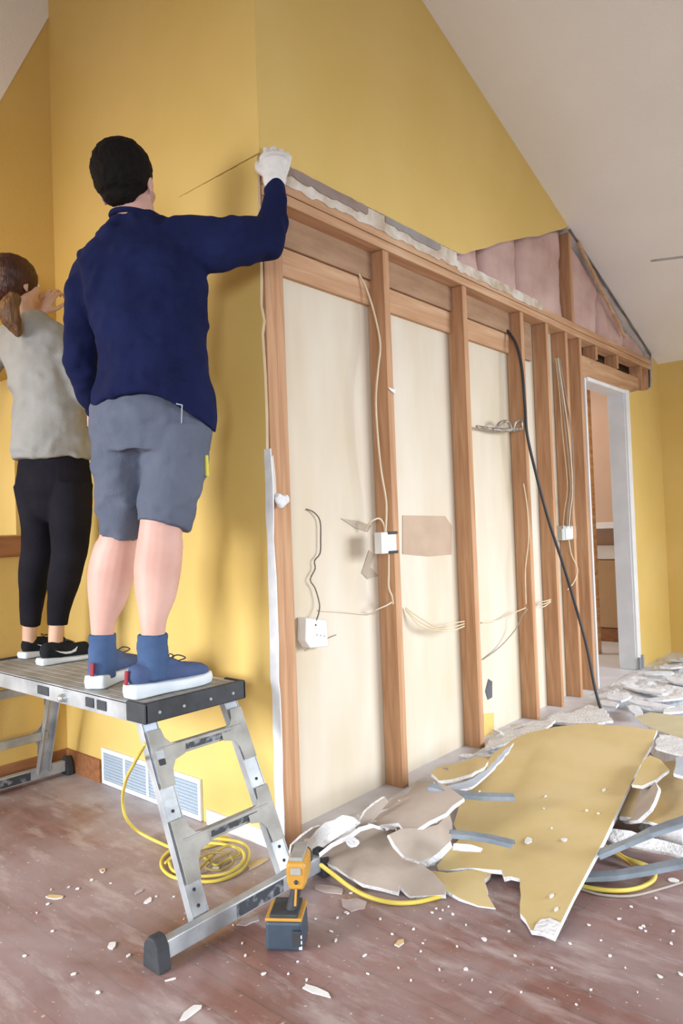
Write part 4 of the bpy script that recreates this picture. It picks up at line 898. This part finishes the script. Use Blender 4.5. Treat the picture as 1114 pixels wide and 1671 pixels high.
LB6 = Plane3((472, 1400, 0.004), (474, 1378, 0.05), (520, 1350, 0.07))
shard('drywall_piece', [(470, 1398), (473, 1378), (490, 1362), (508, 1350), (520, 1346), (516, 1362), (498, 1380), (486, 1398)], LB6, 0.008, 'tan paper-faced scrap at the foot of the corner stud', 'drywall piece', T3, 0.003, 11)
LB7 = Plane3((520, 1400, 0.05), (575, 1365, 0.11), (620, 1345, 0.13))
shard('drywall_piece', [(520, 1392), (540, 1376), (570, 1362), (585, 1350), (606, 1344), (628, 1352), (620, 1362), (590, 1372), (570, 1384), (545, 1395)], LB7, 0.014, 'pinkish grey broken slab between the crumbled slab and the front slab', 'drywall piece', [simple('pinkish_paper', 'A48E84', 'B6A298', scale=6, bump=0.2), M_GYP, M_PAPER], 0.007, 12)
LB8 = Plane3((625, 1330, 0.12), (700, 1290, 0.15), (672, 1280, 0.10))
shard('drywall_piece', [(622, 1322), (640, 1304), (665, 1294), (680, 1276), (708, 1276), (700, 1288), (672, 1300), (648, 1316)], LB8, 0.010, 'dim grey drywall scrap at the foot of the junction box stud', 'drywall piece', G3, 0.004, 13)
LB9 = Plane3((712, 1280, 0.15), (700, 1255, 0.12), (790, 1240, 0.10))
shard('drywall_piece', [(704, 1262), (712, 1252), (745, 1246), (775, 1236), (800, 1234), (792, 1250), (770, 1262), (735, 1272), (716, 1274)], LB9, 0.012, 'small yellow drywall scrap before the third stud', 'drywall piece', Y3, 0.004, 14)
LB10 = Plane3((730, 1290, 0.17), (785, 1262, 0.17), (835, 1220, 0.18))
shard('drywall_piece', [(722, 1284), (745, 1279), (772, 1270), (798, 1252), (822, 1224), (838, 1212), (830, 1226), (806, 1252), (785, 1272), (770, 1284), (740, 1292)], LB10, 0.010, 'curved pale grey drywall strip along the upper left edge of the large sheet', 'drywall piece', [simple('pale_blue_grey_paper', 'A8AEB8', 'BCC2CA', scale=8, bump=0.2), M_GYP, M_PAPER], 0.003, 15)
LB11 = Plane3((800, 1225, 0.05), (860, 1180, 0.04), (930, 1185, 0.10))
shard('drywall_piece', [(790, 1222), (800, 1204), (835, 1188), (870, 1176), (905, 1176), (890, 1190), (850, 1204), (815, 1216)], LB11, 0.010, 'white gypsum scrap along the wall foot behind the large sheet', 'drywall piece', W3, 0.006, 16)
LB12 = Plane3((880, 1185, 0.06), (930, 1158, 0.03), (1000, 1180, 0.10))
shard('drywall_piece', [(885, 1178), (905, 1166), (935, 1162), (960, 1150), (985, 1156), (1000, 1176), (975, 1180), (940, 1180)], LB12, 0.012, 'pale gypsum slab at the base of the fifth and sixth studs', 'drywall piece', W3, 0.006, 17)
# right heap
RB = Plane3((1000, 1380, 0.06), (1050, 1230, 0.16), (1114, 1330, 0.12))
shard('drywall_piece', [(1020, 1300), (1040, 1262), (1062, 1245), (1114, 1240), (1160, 1250), (1170, 1320), (1114, 1345), (1075, 1345), (1040, 1335), (1010, 1332)], RB, 0.013, 'tan dusty drywall slab right of the large sheet at the picture edge', 'drywall piece', [simple('dusty_tan_face', 'B59C70', 'C4B088', scale=6, detail=7, bump=0.15), M_GYP, M_PAPER], 0.005, 18)
RB2 = Plane3((1000, 1345, 0.03), (1035, 1250, 0.10), (1080, 1300, 0.185))
shard('drywall_piece', [(1000, 1318), (1018, 1282), (1036, 1262), (1062, 1268), (1074, 1288), (1060, 1320), (1040, 1338), (1015, 1340)], RB2, 0.012, 'grey crumbly scrap beside the right edge of the large sheet', 'drywall piece', G3, 0.006, 19)
RB3 = Plane3((1030, 1285, 0.16), (1050, 1222, 0.20), (1110, 1240, 0.20))
shard('drywall_piece', [(1030, 1280), (1046, 1245), (1060, 1232), (1078, 1240), (1092, 1256), (1070, 1272), (1048, 1282)], RB3, 0.012, 'small yellow scrap high on the right heap by the sheet corner', 'drywall piece', Y3, 0.004, 20)
RB4 = Plane3((1060, 1250, 0.20), (1060, 1170, 0.12), (1130, 1215, 0.20))
shard('drywall_piece', [(1036, 1170), (1060, 1162), (1114, 1168), (1160, 1180), (1160, 1200), (1114, 1206), (1085, 1196), (1055, 1184)], RB4, 0.012, 'cream-faced slab at the back of the right heap', 'drywall piece', [simple('cream_board_face', 'D2C8A4', 'DAD2B4', scale=5), M_GYP, M_PAPER], 0.004, 21)
RB5 = Plane3((1070, 1240, 0.20), (1075, 1195, 0.19), (1130, 1225, 0.22))
shard('drywall_piece', [(1068, 1220), (1075, 1198), (1095, 1200), (1130, 1212), (1150, 1230), (1125, 1236), (1098, 1228)], RB5, 0.010, 'white slab pointing out of the right heap at the picture edge', 'drywall piece', W3, 0.006, 22)
RB6 = Plane3((1090, 1262, 0.20), (1098, 1232, 0.22), (1140, 1250, 0.22))
shard('drywall_piece', [(1098, 1262), (1102, 1236), (1125, 1232), (1140, 1250), (1120, 1268)], RB6, 0.012, 'pale blue-grey chunk high at the right picture edge', 'drywall piece', [simple('pale_blue_grey_paper2', 'B4BAC4', 'C6CCD4', scale=8), M_GYP, M_PAPER], 0.004, 23)
RB7 = Plane3((985, 1400, 0.03), (990, 1350, 0.08), (1114, 1385, 0.05))
shard('drywall_piece', [(985, 1362), (1000, 1352), (1030, 1356), (1050, 1364), (1085, 1372), (1114, 1380), (1150, 1400), (1114, 1398), (1070, 1388), (1040, 1382), (1000, 1374)], RB7, 0.010, 'low white gypsum strip under the grey bars on the right', 'drywall piece', W3, 0.005, 24)

# packed rubble that carries the raised boards
def mound(pts, plane, label, sc=0.84, drop=0.022):
    W_ = [plane.at(x, y) for x, y in pts]; c_ = sum(W_, Vector())/len(W_); vs = []; fs = []; n_ = len(W_); K = 8
    for k in range(K+1):
        f = k/K
        for p in W_:
            q_ = c_.lerp(p, sc*(1-f) if k else sc*1.04); z_ = plane.a.z-(plane.n.x*(q_.x-plane.a.x)+plane.n.y*(q_.y-plane.a.y))/plane.n.z-drop
            z_ = max(0.003, z_-0.012*abs(noise.noise(q_*24))-(0.0 if k > 1 else 0.6*z_))
            vs.append((q_.x, q_.y, z_ if k else 0.0))
    for k in range(K):
        for i in range(n_): a_ = k*n_+i; b_ = k*n_+(i+1) % n_; fs.append((a_, b_, b_+n_, a_+n_))
    fs.append(tuple(range(n_-1, -1, -1))); fs.append(tuple(range(K*n_, K*n_+n_)))
    tag(MB().add(vs, fs).build('packed_rubble', M_GYP, origin=(c_.x, c_.y, 0)), label, 'rubble', None, 'stuff')
mound([(880, 1200), (960, 1195), (1050, 1203), (1015, 1290), (960, 1380), (900, 1420), (850, 1400), (790, 1380), (775, 1310), (810, 1240)], PB, 'packed plaster rubble holding up the large yellow sheet')
mound([(1030, 1300), (1060, 1255), (1114, 1250), (1165, 1262), (1165, 1315), (1114, 1335), (1060, 1332)], RB, 'packed plaster rubble under the tan slab at the right picture edge')
mound([(625, 1330), (660, 1305), (705, 1286), (745, 1300), (725, 1325), (680, 1348)], LB3, 'packed plaster rubble under the topmost grey slab of the left heap')
mound([(1050, 1176), (1114, 1174), (1155, 1184), (1114, 1200), (1080, 1194)], RB4, 'packed plaster rubble under the cream slab behind the right heap', 0.95)

# grey steel strips sticking out of the pile
M_BAR = simple('blue_grey_painted_steel', '7C8894', '98A4B0', rough=0.5, metal=0.25, scale=12, bump=0.1)
def strip(pts, w, label, d0=0.0):
    W_ = [on(x, y, 2, z) for x, y, z in pts]; mb = MB(); vs = []; fs = []
    for i, p in enumerate(W_):
        t = (W_[min(i+1, len(W_)-1)]-W_[max(i-1, 0)]).normalized(); s2 = t.cross(Vector((0, 0, 1))).normalized(); u_ = s2.cross(t)
        for a_, b_ in ((-w/2, -0.012), (-w/2, 0.001), (-w/2+0.002, 0.002), (w/2-0.002, 0.002), (w/2, 0.001), (w/2, -0.012), (w/2-0.002, -0.012), (w/2-0.002, -0.001), (-w/2+0.002, -0.001), (-w/2+0.002, -0.012)): vs.append(p+s2*a_+u_*b_)
    for i in range(len(W_)-1):
        for k in range(10): a_ = i*10+k; b_ = i*10+(k+1) % 10; fs.append((a_, b_, b_+10, a_+10))
    fs.append(tuple(range(9, -1, -1))); m_ = (len(W_)-1)*10; fs.append(tuple(range(m_, m_+10)))
    o = mb.add(vs, fs).build('steel_strip', M_BAR, origin=W_[0]); tag(o, label, 'steel strip')
strip([(702, 1281, 0.200), (740, 1292, 0.190), (780, 1297, 0.175), (838, 1298, 0.170)], 0.040, 'upper bent blue-grey steel strip lying across the large yellow sheet')
strip([(735, 1358, 0.150), (770, 1361, 0.140), (805, 1367, 0.130), (838, 1375, 0.125)], 0.036, 'lower blue-grey steel strip lying across the large yellow sheet')
strip([(975, 1392, 0.070), (1020, 1374, 0.110), (1060, 1356, 0.165), (1125, 1334, 0.20)], 0.045, 'grey steel strip rising to the right picture edge beside the yellow sheet')
strip([(950, 1428, 0.020), (1000, 1426, 0.030), (1050, 1418, 0.050), (1130, 1402, 0.075)], 0.040, 'low grey steel strip running right from beneath the yellow sheet')
shard('gypsum_flake', [(742, 1376), (768, 1378), (786, 1384), (784, 1390), (756, 1388), (740, 1386)], Plane3((740, 1380, 0.128), (786, 1386, 0.118), (760, 1370, 0.138)), 0.004, 'thin white flake under the lower steel strip on the yellow sheet', 'drywall piece', W3, 0.002, 31)
# power tool cords
def cord(pts, r, label, mat=M_YCORD, k=8):
    W_ = [(on(x, y, 2, z), r, r) for x, y, z in pts]
    return tag(MB().tube(W_, None, 10, k).build('extension_cord', mat, smooth=True), label, 'cord')
R5 = 0.0055
cord([(236, 1215, 0.54), (222, 1240, 0.44), (206, 1272, 0.30), (200, 1305, 0.18), (206, 1335, 0.10), (226, 1357, 0.03), (258, 1374, 0.008), (290, 1386, 0.008), (330, 1384, 0.008), (372, 1370, 0.008), (352, 1364, 0.02), (308, 1370, 0.02), (272, 1392, 0.008), (263, 1412, 0.008), (280, 1430, 0.008), (320, 1438, 0.008), (360, 1436, 0.008), (395, 1418, 0.008), (406, 1392, 0.012), (395, 1376, 0.014), (368, 1370, 0.022), (345, 1368, 0.026)], R5, 'long yellow extension cord coiled on the floor behind the near ladder legs')
cord([(300, 1400, 0.008), (330, 1398, 0.008), (352, 1412, 0.008), (372, 1402, 0.008), (392, 1392, 0.020), (380, 1380, 0.026), (362, 1384, 0.026), (340, 1402, 0.016), (318, 1424, 0.014), (300, 1420, 0.010), (292, 1408, 0.008)], 0.0045, 'olive yellow loop of thin cord inside the coil', simple('olive_cord_jacket', 'A8963C', 'B6A44A', rough=0.5))
cord([(524, 1412, 0.075), (545, 1428, 0.045), (570, 1447, 0.012), (600, 1463, 0.008), (640, 1473, 0.008), (680, 1472, 0.008), (722, 1462, 0.010)], 0.0065, 'yellow cord curving out from under the front grey slab')
cord([(930, 1430, 0.02), (945, 1444, 0.008), (980, 1452, 0.008), (1020, 1453, 0.008), (1050, 1446, 0.008), (1068, 1432, 0.01), (1060, 1415, 0.02), (1020, 1400, 0.02), (1000, 1385, 0.03)], 0.0065, 'yellow cord looping beyond the right side of the large sheet')
cord([(940, 1448, 0.004), (980, 1460, 0.004), (1030, 1462, 0.004), (1080, 1450, 0.004), (1125, 1436, 0.004)], 0.0035, 'thin grey cord outside the yellow loop on the right', simple('grey_thin_cord', 'A0948A', 'B0A69C'))
cord([(985, 1378, 0.05), (1005, 1394, 0.03), (1030, 1412, 0.01)], 0.005, 'short brown-yellow cord piece under the rising grey strip', simple('brown_yellow_cord', 'A8863C', 'B6944A'))

cord([(270, 1408, 0.018), (300, 1384, 0.018), (345, 1376, 0.018), (388, 1384, 0.024), (398, 1402, 0.018), (372, 1424, 0.018), (325, 1430, 0.018), (285, 1422, 0.018), (276, 1408, 0.020)], 0.005, 'second yellow cord loop lying on top of the coil by the ladder')
cord([(322, 1402, 0.022), (345, 1392, 0.026), (372, 1394, 0.026), (380, 1408, 0.022), (360, 1420, 0.022), (336, 1416, 0.022), (352, 1402, 0.030), (378, 1390, 0.032)], 0.004, 'short brownish cord tangle in the middle of the coil', simple('brownish_cord_jacket', '8E7A48', '9C8854'))
# cordless drill
dr = empty('cordless_drill', on(466, 1560, 2, 0), 'yellow and black cordless drill standing on its battery on the floor', 'drill', rz=0)
Bc = on(463, 1556, 2, 0.0); fwd = Vector((FW.x, FW.y, 0)).normalized(); fwd = (fwd*0.985+Vector((RT.x, RT.y, 0)).normalized()*0.10).normalized(); sdv = Vector((fwd.y, -fwd.x, 0)); up_ = Vector((0, 0, 1))
Bc = Bc+fwd*0.055+up_*0.001
M_BAT = simple('charcoal_battery_plastic', '33404E', '404E5C', rough=0.5, scale=12); M_DY = simple('tool_yellow_plastic', 'BC8A34', 'CC9A42', rough=0.45, scale=8)
def obox(mb, c, hx, hy, hz, mi=0, taper=1.0):
    vs = []
    for k, tp in ((-1, 1.0), (1, taper)):
        for i, j in ((-1, -1), (1, -1), (1, 1), (-1, 1)): vs.append(c+sdv*(i*hx*tp)+fwd*(j*hy*tp)+up_*(k*hz))
    return mb.add(vs, [(0, 3, 2, 1), (4, 5, 6, 7), (0, 1, 5, 4), (1, 2, 6, 5), (2, 3, 7, 6), (3, 0, 4, 7)], mi)
bt = obox(MB(), Bc+up_*0.038, 0.050, 0.050, 0.038, 0, 0.97).build('battery', M_BAT, dr, bevel=0.008)
obox(MB(), Bc+up_*0.040+sdv*0.036-fwd*0.060, 0.012, 0.004, 0.020).build('latch', M_BLKR, bt, bevel=0.003)
for k in range(3): tag(obox(MB(), Bc+up_*(0.018+0.014*k)+sdv*0.046-fwd*0.061, 0.004, 0.002, 0.004).build('charge_light', M_BOX, bt), 'small white lights')
obox(MB(), Bc+up_*0.081, 0.049, 0.049, 0.004).build('base_trim', M_DY, dr, bevel=0.002)
obox(MB(), Bc+up_*0.088, 0.038, 0.046, 0.006).build('handle_foot', M_BLKR, dr, bevel=0.004)
hc0 = Bc+up_*0.088-fwd*0.005+sdv*0.016
MB().tube([(hc0, 0.017, 0.022), (hc0+up_*0.035+fwd*0.004+sdv*0.008, 0.014, 0.018), (hc0+up_*0.075+fwd*0.010+sdv*0.018, 0.015, 0.022)], sdv, 18, 5).build('handle', M_BLKR, dr, smooth=True)
mc = Bc+up_*0.185-fwd*0.03+sdv*0.034
oct_ = []
vs = []; fs = []
prof = ((0.0, 0.86, 0.9), (0.006, 0.97, 1.0), (0.06, 1.0, 1.0), (0.10, 0.94, 0.94))
shp = ((-0.020, 0.036), (0.020, 0.036), (0.027, 0.026), (0.027, -0.018), (0.018, -0.036), (-0.018, -0.036), (-0.027, -0.018), (-0.027, 0.026))
for f_, kx, kz in prof:
    for a_, b_ in shp: vs.append(mc+fwd*f_+sdv*a_*kx+up_*b_*kz)
for i in range(3):
    for k in range(8): fs.append((i*8+k, i*8+(k+1) % 8, i*8+8+(k+1) % 8, i*8+8+k))
fs += [tuple(range(7, -1, -1)), tuple(range(24, 32))]
mh = MB().add(vs, fs).build('motor_housing', M_DY, dr, bevel=0.004)
obox(MB(), mc-fwd*0.001+up_*0.014, 0.014, 0.0025, 0.009).build('rear_vent', M_AL2, mh, bevel=0.002)
MB().sph(mc-fwd*0.0005-up_*0.014, 0.006, 10).build('screw', M_BLKR, mh, smooth=True)
MB().beam(mc-fwd*0.002-up_*0.030, mc-fwd*0.002-up_*0.075-sdv*0.004, 0.006, 0.008, sdv).build('handle_stripe', M_DY, dr, bevel=0.002)
obox(MB(), mc+up_*0.039+fwd*0.06, 0.018, 0.05, 0.006).build('top_grip', M_AL2, dr, bevel=0.003)
MB().tube([(mc+fwd*0.10, 0.027), (mc+fwd*0.125, 0.028), (mc+fwd*0.135, 0.022)], sdv, 20, 3).build('clutch_ring', M_BLKR, dr, smooth=True)
MB().tube([(mc+fwd*0.14, 0.021), (mc+fwd*0.165, 0.021), (mc+fwd*0.18, 0.012)], sdv, 20, 3).build('chuck', M_AL2, dr, smooth=True)
MB().tube([(hc0+up_*0.065+fwd*0.030+sdv*0.014, 0.007), (hc0+up_*0.045+fwd*0.030+sdv*0.010, 0.006)], sdv, 10, 3).build('trigger', M_BLKR, dr, smooth=True)

# flakes and chips on the floor
def flake(x, y, a_, b_, rot, mats, label=None, group=None, name='drywall_chip', th=0.004, n=7, seed=0, zb=0.0006):
    r = random.Random(seed*31+int(x)); c_ = on(x, y, 2, 0.001); ps = []
    for i in range(n):
        t = 2*math.pi*i/n+r.uniform(-0.35, 0.35); k = r.uniform(0.55, 1.1); u = Vector((math.cos(t)*a_*k, math.sin(t)*b_*k, 0)); u.rotate(Matrix.Rotation(rot, 3, 'Z')); ps.append(c_+u+Vector((0, 0, zb-0.001)))
    o = MB().prism(ps, (0, 0, th), 0, 0 if len(mats) < 2 else 1).build(name, mats, origin=c_+Vector((0, 0, zb-0.001)))
    return tag(o, label, 'chip', group)
M_CHIP = [simple('white_chip', 'E0DEDC', 'EEECEA', rough=0.9, scale=20)]
M_CHY = [simple('yellow_chip', 'CDB47A', 'D8C08A', rough=0.8, scale=8), M_GYP]
M_CHG = [simple('grey_chip', 'A89894', 'BCAEA8', rough=0.9, scale=12)]
YW = math.radians(41)
big = [(513, 1617, 0.050, 0.014, 0.9, M_CHIP, 'long white leaf-shaped flake near the bottom edge, below the drill'),
 (311, 1652, 0.014, 0.032, 0.9, M_CHIP, 'pale rectangular flake at the bottom edge of the floor'),
 (183, 1543, 0.018, 0.013, 0.2, M_CHIP, 'white triangular flake left of the rubber ladder foot'),
 (279, 1599, 0.003, 0.016, 0.3, M_CHIP, 'white splinter just below the rubber ladder foot'),
 (651, 1540, 0.013, 0.026, 1.1, M_CHY, 'yellow rectangular flake alone on the floor right of the drill'),
 (90, 1464, 0.012, 0.036, -0.2, M_CHY, 'tan sliver on the open floor at the left'),
 (167, 1421, 0.018, 0.012, 0.4, M_CHY, 'pale tan flake left of the cord coil'),
 (241, 1471, 0.022, 0.010, -0.3, M_CHIP, 'white oval flake left of the near ladder leg'),
 (226, 1455, 0.026, 0.010, -0.4, M_CHG, 'dusty pinkish flake above the white oval flake'),
 (343, 1397, 0.020, 0.014, 0.5, M_CHY, 'cream scrap inside the cord coil, upper one'),
 (352, 1416, 0.030, 0.014, 0.2, M_CHIP, 'white scrap inside the cord coil, lower one'),
 (418, 1410, 0.060, 0.024, -0.6, M_CHY, 'yellow scrap between the cord coil and far ladder leg'),
 (405, 1503, 0.020, 0.038, 0.6, M_CHG, 'dusty grey scrap behind the drill battery, left of it'),
 (575, 1475, 0.045, 0.040, 0.4, M_CHG, 'dusty pinkish round scrap right of the drill'),
 (535, 1452, 0.026, 0.052, -0.4, M_CHG, 'grey scrap leaning against the ladder foot by the drill chuck'),
 (566, 1490, 0.010, 0.008, 0.4, M_CHIP, 'white crumb on the pinkish round scrap'),
 (790, 1533, 0.011, 0.009, 0.0, M_CHIP, 'white crumb below the yellow pointed piece'),
 (760, 1582, 0.007, 0.007, 0.0, M_CHIP, 'round white pebble alone on the lower floor'),
 (1099, 1437, 0.018, 0.014, 0.5, M_CHIP, 'white chip at the right edge under the low steel strip')]
for i, (x, y, a_, b_, ro, mt, lb) in enumerate(big): flake(x, y, a_, b_, YW+ro, mt, lb, None, 'drywall_flake', 0.003, 8, i)
r = random.Random(77)
groups = [('tiny white crumbs scattered over the open floor left of the ladder', 'crumbs left of the ladder', [(168, 1422-0), (180, 1442), (112, 1448), (83, 1452), (85, 1520), (126, 1451), (78, 1476), (150, 1436), (255, 1463), (284, 1464), (300, 1500), (60, 1490), (40, 1560), (120, 1590), (160, 1620), (210, 1560)]),
 ('tiny white crumbs scattered on the floor around the drill', 'crumbs around the drill', [(515, 1500), (520, 1545), (486, 1520+50), (470, 1590), (540, 1520), (548, 1535), (595, 1560), (600, 1590), (620, 1500), (430, 1590), (400, 1560), (395, 1540), (550, 1498), (572, 1458), (500, 1600), (380, 1510)]),
 ('small white crumbs scattered in front of the rubble heap', 'crumbs before the heap', [(712, 1483), (705, 1490), (722, 1486), (732, 1480), (738, 1492), (745, 1545), (686, 1553), (675, 1517), (717, 1583), (718, 1500), (690, 1540), (770, 1600), (830, 1520), (840, 1560), (964, 1616), (900, 1580), (930, 1540), (760, 1510), (800, 1620), (650, 1580), (670, 1600), (640, 1525), (745, 1465), (850, 1620)]),
 ('small white crumbs on the floor at the lower right', 'crumbs at the lower right', [(995, 1560), (1050, 1512), (1053, 1520), (1045, 1515), (1098, 1520), (1076, 1594), (1110, 1590), (1010, 1500), (1030, 1480), (1070, 1466), (1095, 1540), (960, 1510), (980, 1535), (1020, 1580), (1040, 1620), (940, 1640)])]
for lb, gp, L_ in groups:
    proto = None
    for i, (x, y) in enumerate(L_):
        if i % 4 == 0:
            o = flake(x, y, r.uniform(0.003, 0.008), r.uniform(0.003, 0.006), r.uniform(0, 3), M_CHIP, lb, gp, 'drywall_crumb', 0.003, 5, i+int(y)); proto = o
        else:
            o = proto.copy(); COL.objects.link(o); o.location = on(x, y, 2, 0.0006); o.rotation_euler.z = r.uniform(0, 6); sc_ = r.uniform(0.6, 1.3); o.scale = (sc_, sc_, 1)
# crumbs resting on the big sheet
protos = {}
for i, (x, y, a_, b_) in enumerate([(768+14, 1292, .007, .004), (760+130, 1300, .007, .005), (985, 1290, .011, .006), (862, 1372, .022, .014), (920, 1371, .012, .010), (900, 1463, .010, .006), (907, 1485, .010, .005), (957, 1323, .006, .006), (976, 1328, .005, .005), (887, 1320, .004, .004), (900, 1352, .004, .004)]):
    c_ = PB.at(x, y)+PB.n*0.0008; ps = []
    e1 = Vector((1, 0, 0)); e1 = (e1-PB.n*e1.dot(PB.n)).normalized(); e2 = PB.n.cross(e1)
    for k in range(7):
        t = 2*math.pi*k/7; q_ = r.uniform(0.7, 1.1); ps.append(c_+e1*(math.cos(t)*a_*q_)+e2*(math.sin(t)*b_*q_))
    tag(MB().prism(ps, PB.n*0.003).build('drywall_crumb', M_CHIP, origin=c_), 'small white crumbs lying on the large yellow drywall sheet', 'chip', 'crumbs on the yellow sheet')
# plaster dust drift and rubble toward the far doorway
def drift(x0, x1, y0, y1, hgt, seed, name, label, n=90):
    vs = []; fs = []; nx = n; ny = n//2
    for j in range(ny+1):
        for i in range(nx+1):
            u, v = i/nx, j/ny; x = x0+(x1-x0)*u; y = y0+(y1-y0)*v
            e = min(1, 5*min(u, 1-u))*min(1, 4*v)*min(1, 6*(1-v)+0.4)
            h = (noise.noise(Vector((x*2.5, y*2.5, seed)))+0.35)*0.6+0.5*abs(noise.noise(Vector((x*7, y*7, seed+3))))+0.25*abs(noise.noise(Vector((x*19, y*19, seed+5))))
            vs.append((x, y, max(-0.004, hgt*e*h-0.003)))
    for j in range(ny):
        for i in range(nx): a_ = j*(nx+1)+i; fs.append((a_, a_+1, a_+nx+2, a_+nx+1))
    o = MB().add(vs, fs).build(name, simple('bluish_white_plaster_dust', 'CED0D6', 'E0E2E6', rough=1.0, scale=10, bump=0.6, bscale=60), smooth=False)
    tag(o, label, 'plaster dust', None, 'stuff')
drift(2.33, 4.40, -1.1, -0.015, 0.055, 2.0, 'plaster_dust', 'drift of white plaster dust on the floor toward the doorway')
drift(0.12, 2.3, -0.20, -0.004, 0.05, 8.0, 'plaster_dust', 'narrow ridge of white plaster dust along the foot of the studs')
def chunk(x, y, z, a_, b_, h, rot, mats, label, seed, tilt=0.2, group=None):
    c_ = on(x, y, 2, z); r = random.Random(seed); ps = []
    for i in range(7):
        t = 2*math.pi*i/7+r.uniform(-.25, .25); k = r.uniform(0.65, 1.05); ps.append(Vector((math.cos(t)*a_*k, math.sin(t)*b_*k, 0)))
    M_ = Matrix.Rotation(rot, 3, 'Z') @ Matrix.Rotation(tilt, 3, 'X')
    ps = [c_+M_ @ p for p in ps]; o = MB().prism(ps, (M_ @ Vector((0, 0, 1)))*h, 0, 0).build('drywall_chunk', mats, origin=c_); return tag(o, label, 'drywall piece', group)
M_CW = simple('white_rubble', 'D0D2D8', 'E4E6EA', rough=0.95, scale=14, bump=0.5)
spots = [(1012, 1140, 0.14, 0.07), (1050, 1128, 0.16, 0.06), (1088, 1142, 0.18, 0.08), (1105, 1112, 0.14, 0.07), (1075, 1100, 0.12, 0.05), (1025, 1118, 0.10, 0.05), (1060, 1152, 0.15, 0.06), (1108, 1160, 0.15, 0.07), (990, 1150, 0.10, 0.05), (1095, 1090, 0.10, 0.05), (1035, 1160, 0.14, 0.05), (1110, 1080, 0.12, 0.05)]
for i, (x, y, a_, b_) in enumerate(spots):
    chunk(x, y, 0.035, a_, b_, 0.012, i*1.3, [M_CW], 'broken white drywall chunk in the dust toward the doorway', i+5, 0.06*(i % 3), 'white chunks near the doorway')
spots = [(505, 1378, .03, .02), (548, 1356, .03, .02), (612, 1342, .04, .02), (590, 1352, .03, .015), (650, 1330, .03, .02), (668, 1310, .04, .02), (726, 1262, .05, .02), (760, 1236, .04, .02), (812, 1196, .05, .02), (846, 1184, .05, .02), (575, 1376, .03, .02), (640, 1348, .03, .02)]
for i, (x, y, a_, b_) in enumerate(spots):
    chunk(x, y, 0.11 if i < 7 or i > 9 else 0.05, a_, b_, 0.010, i*1.7, [M_GYP if i % 3 else M_PAPER], 'small broken gypsum chunk in the left heap by the studs', i+50, 0.3, 'small chunks along the stud feet')
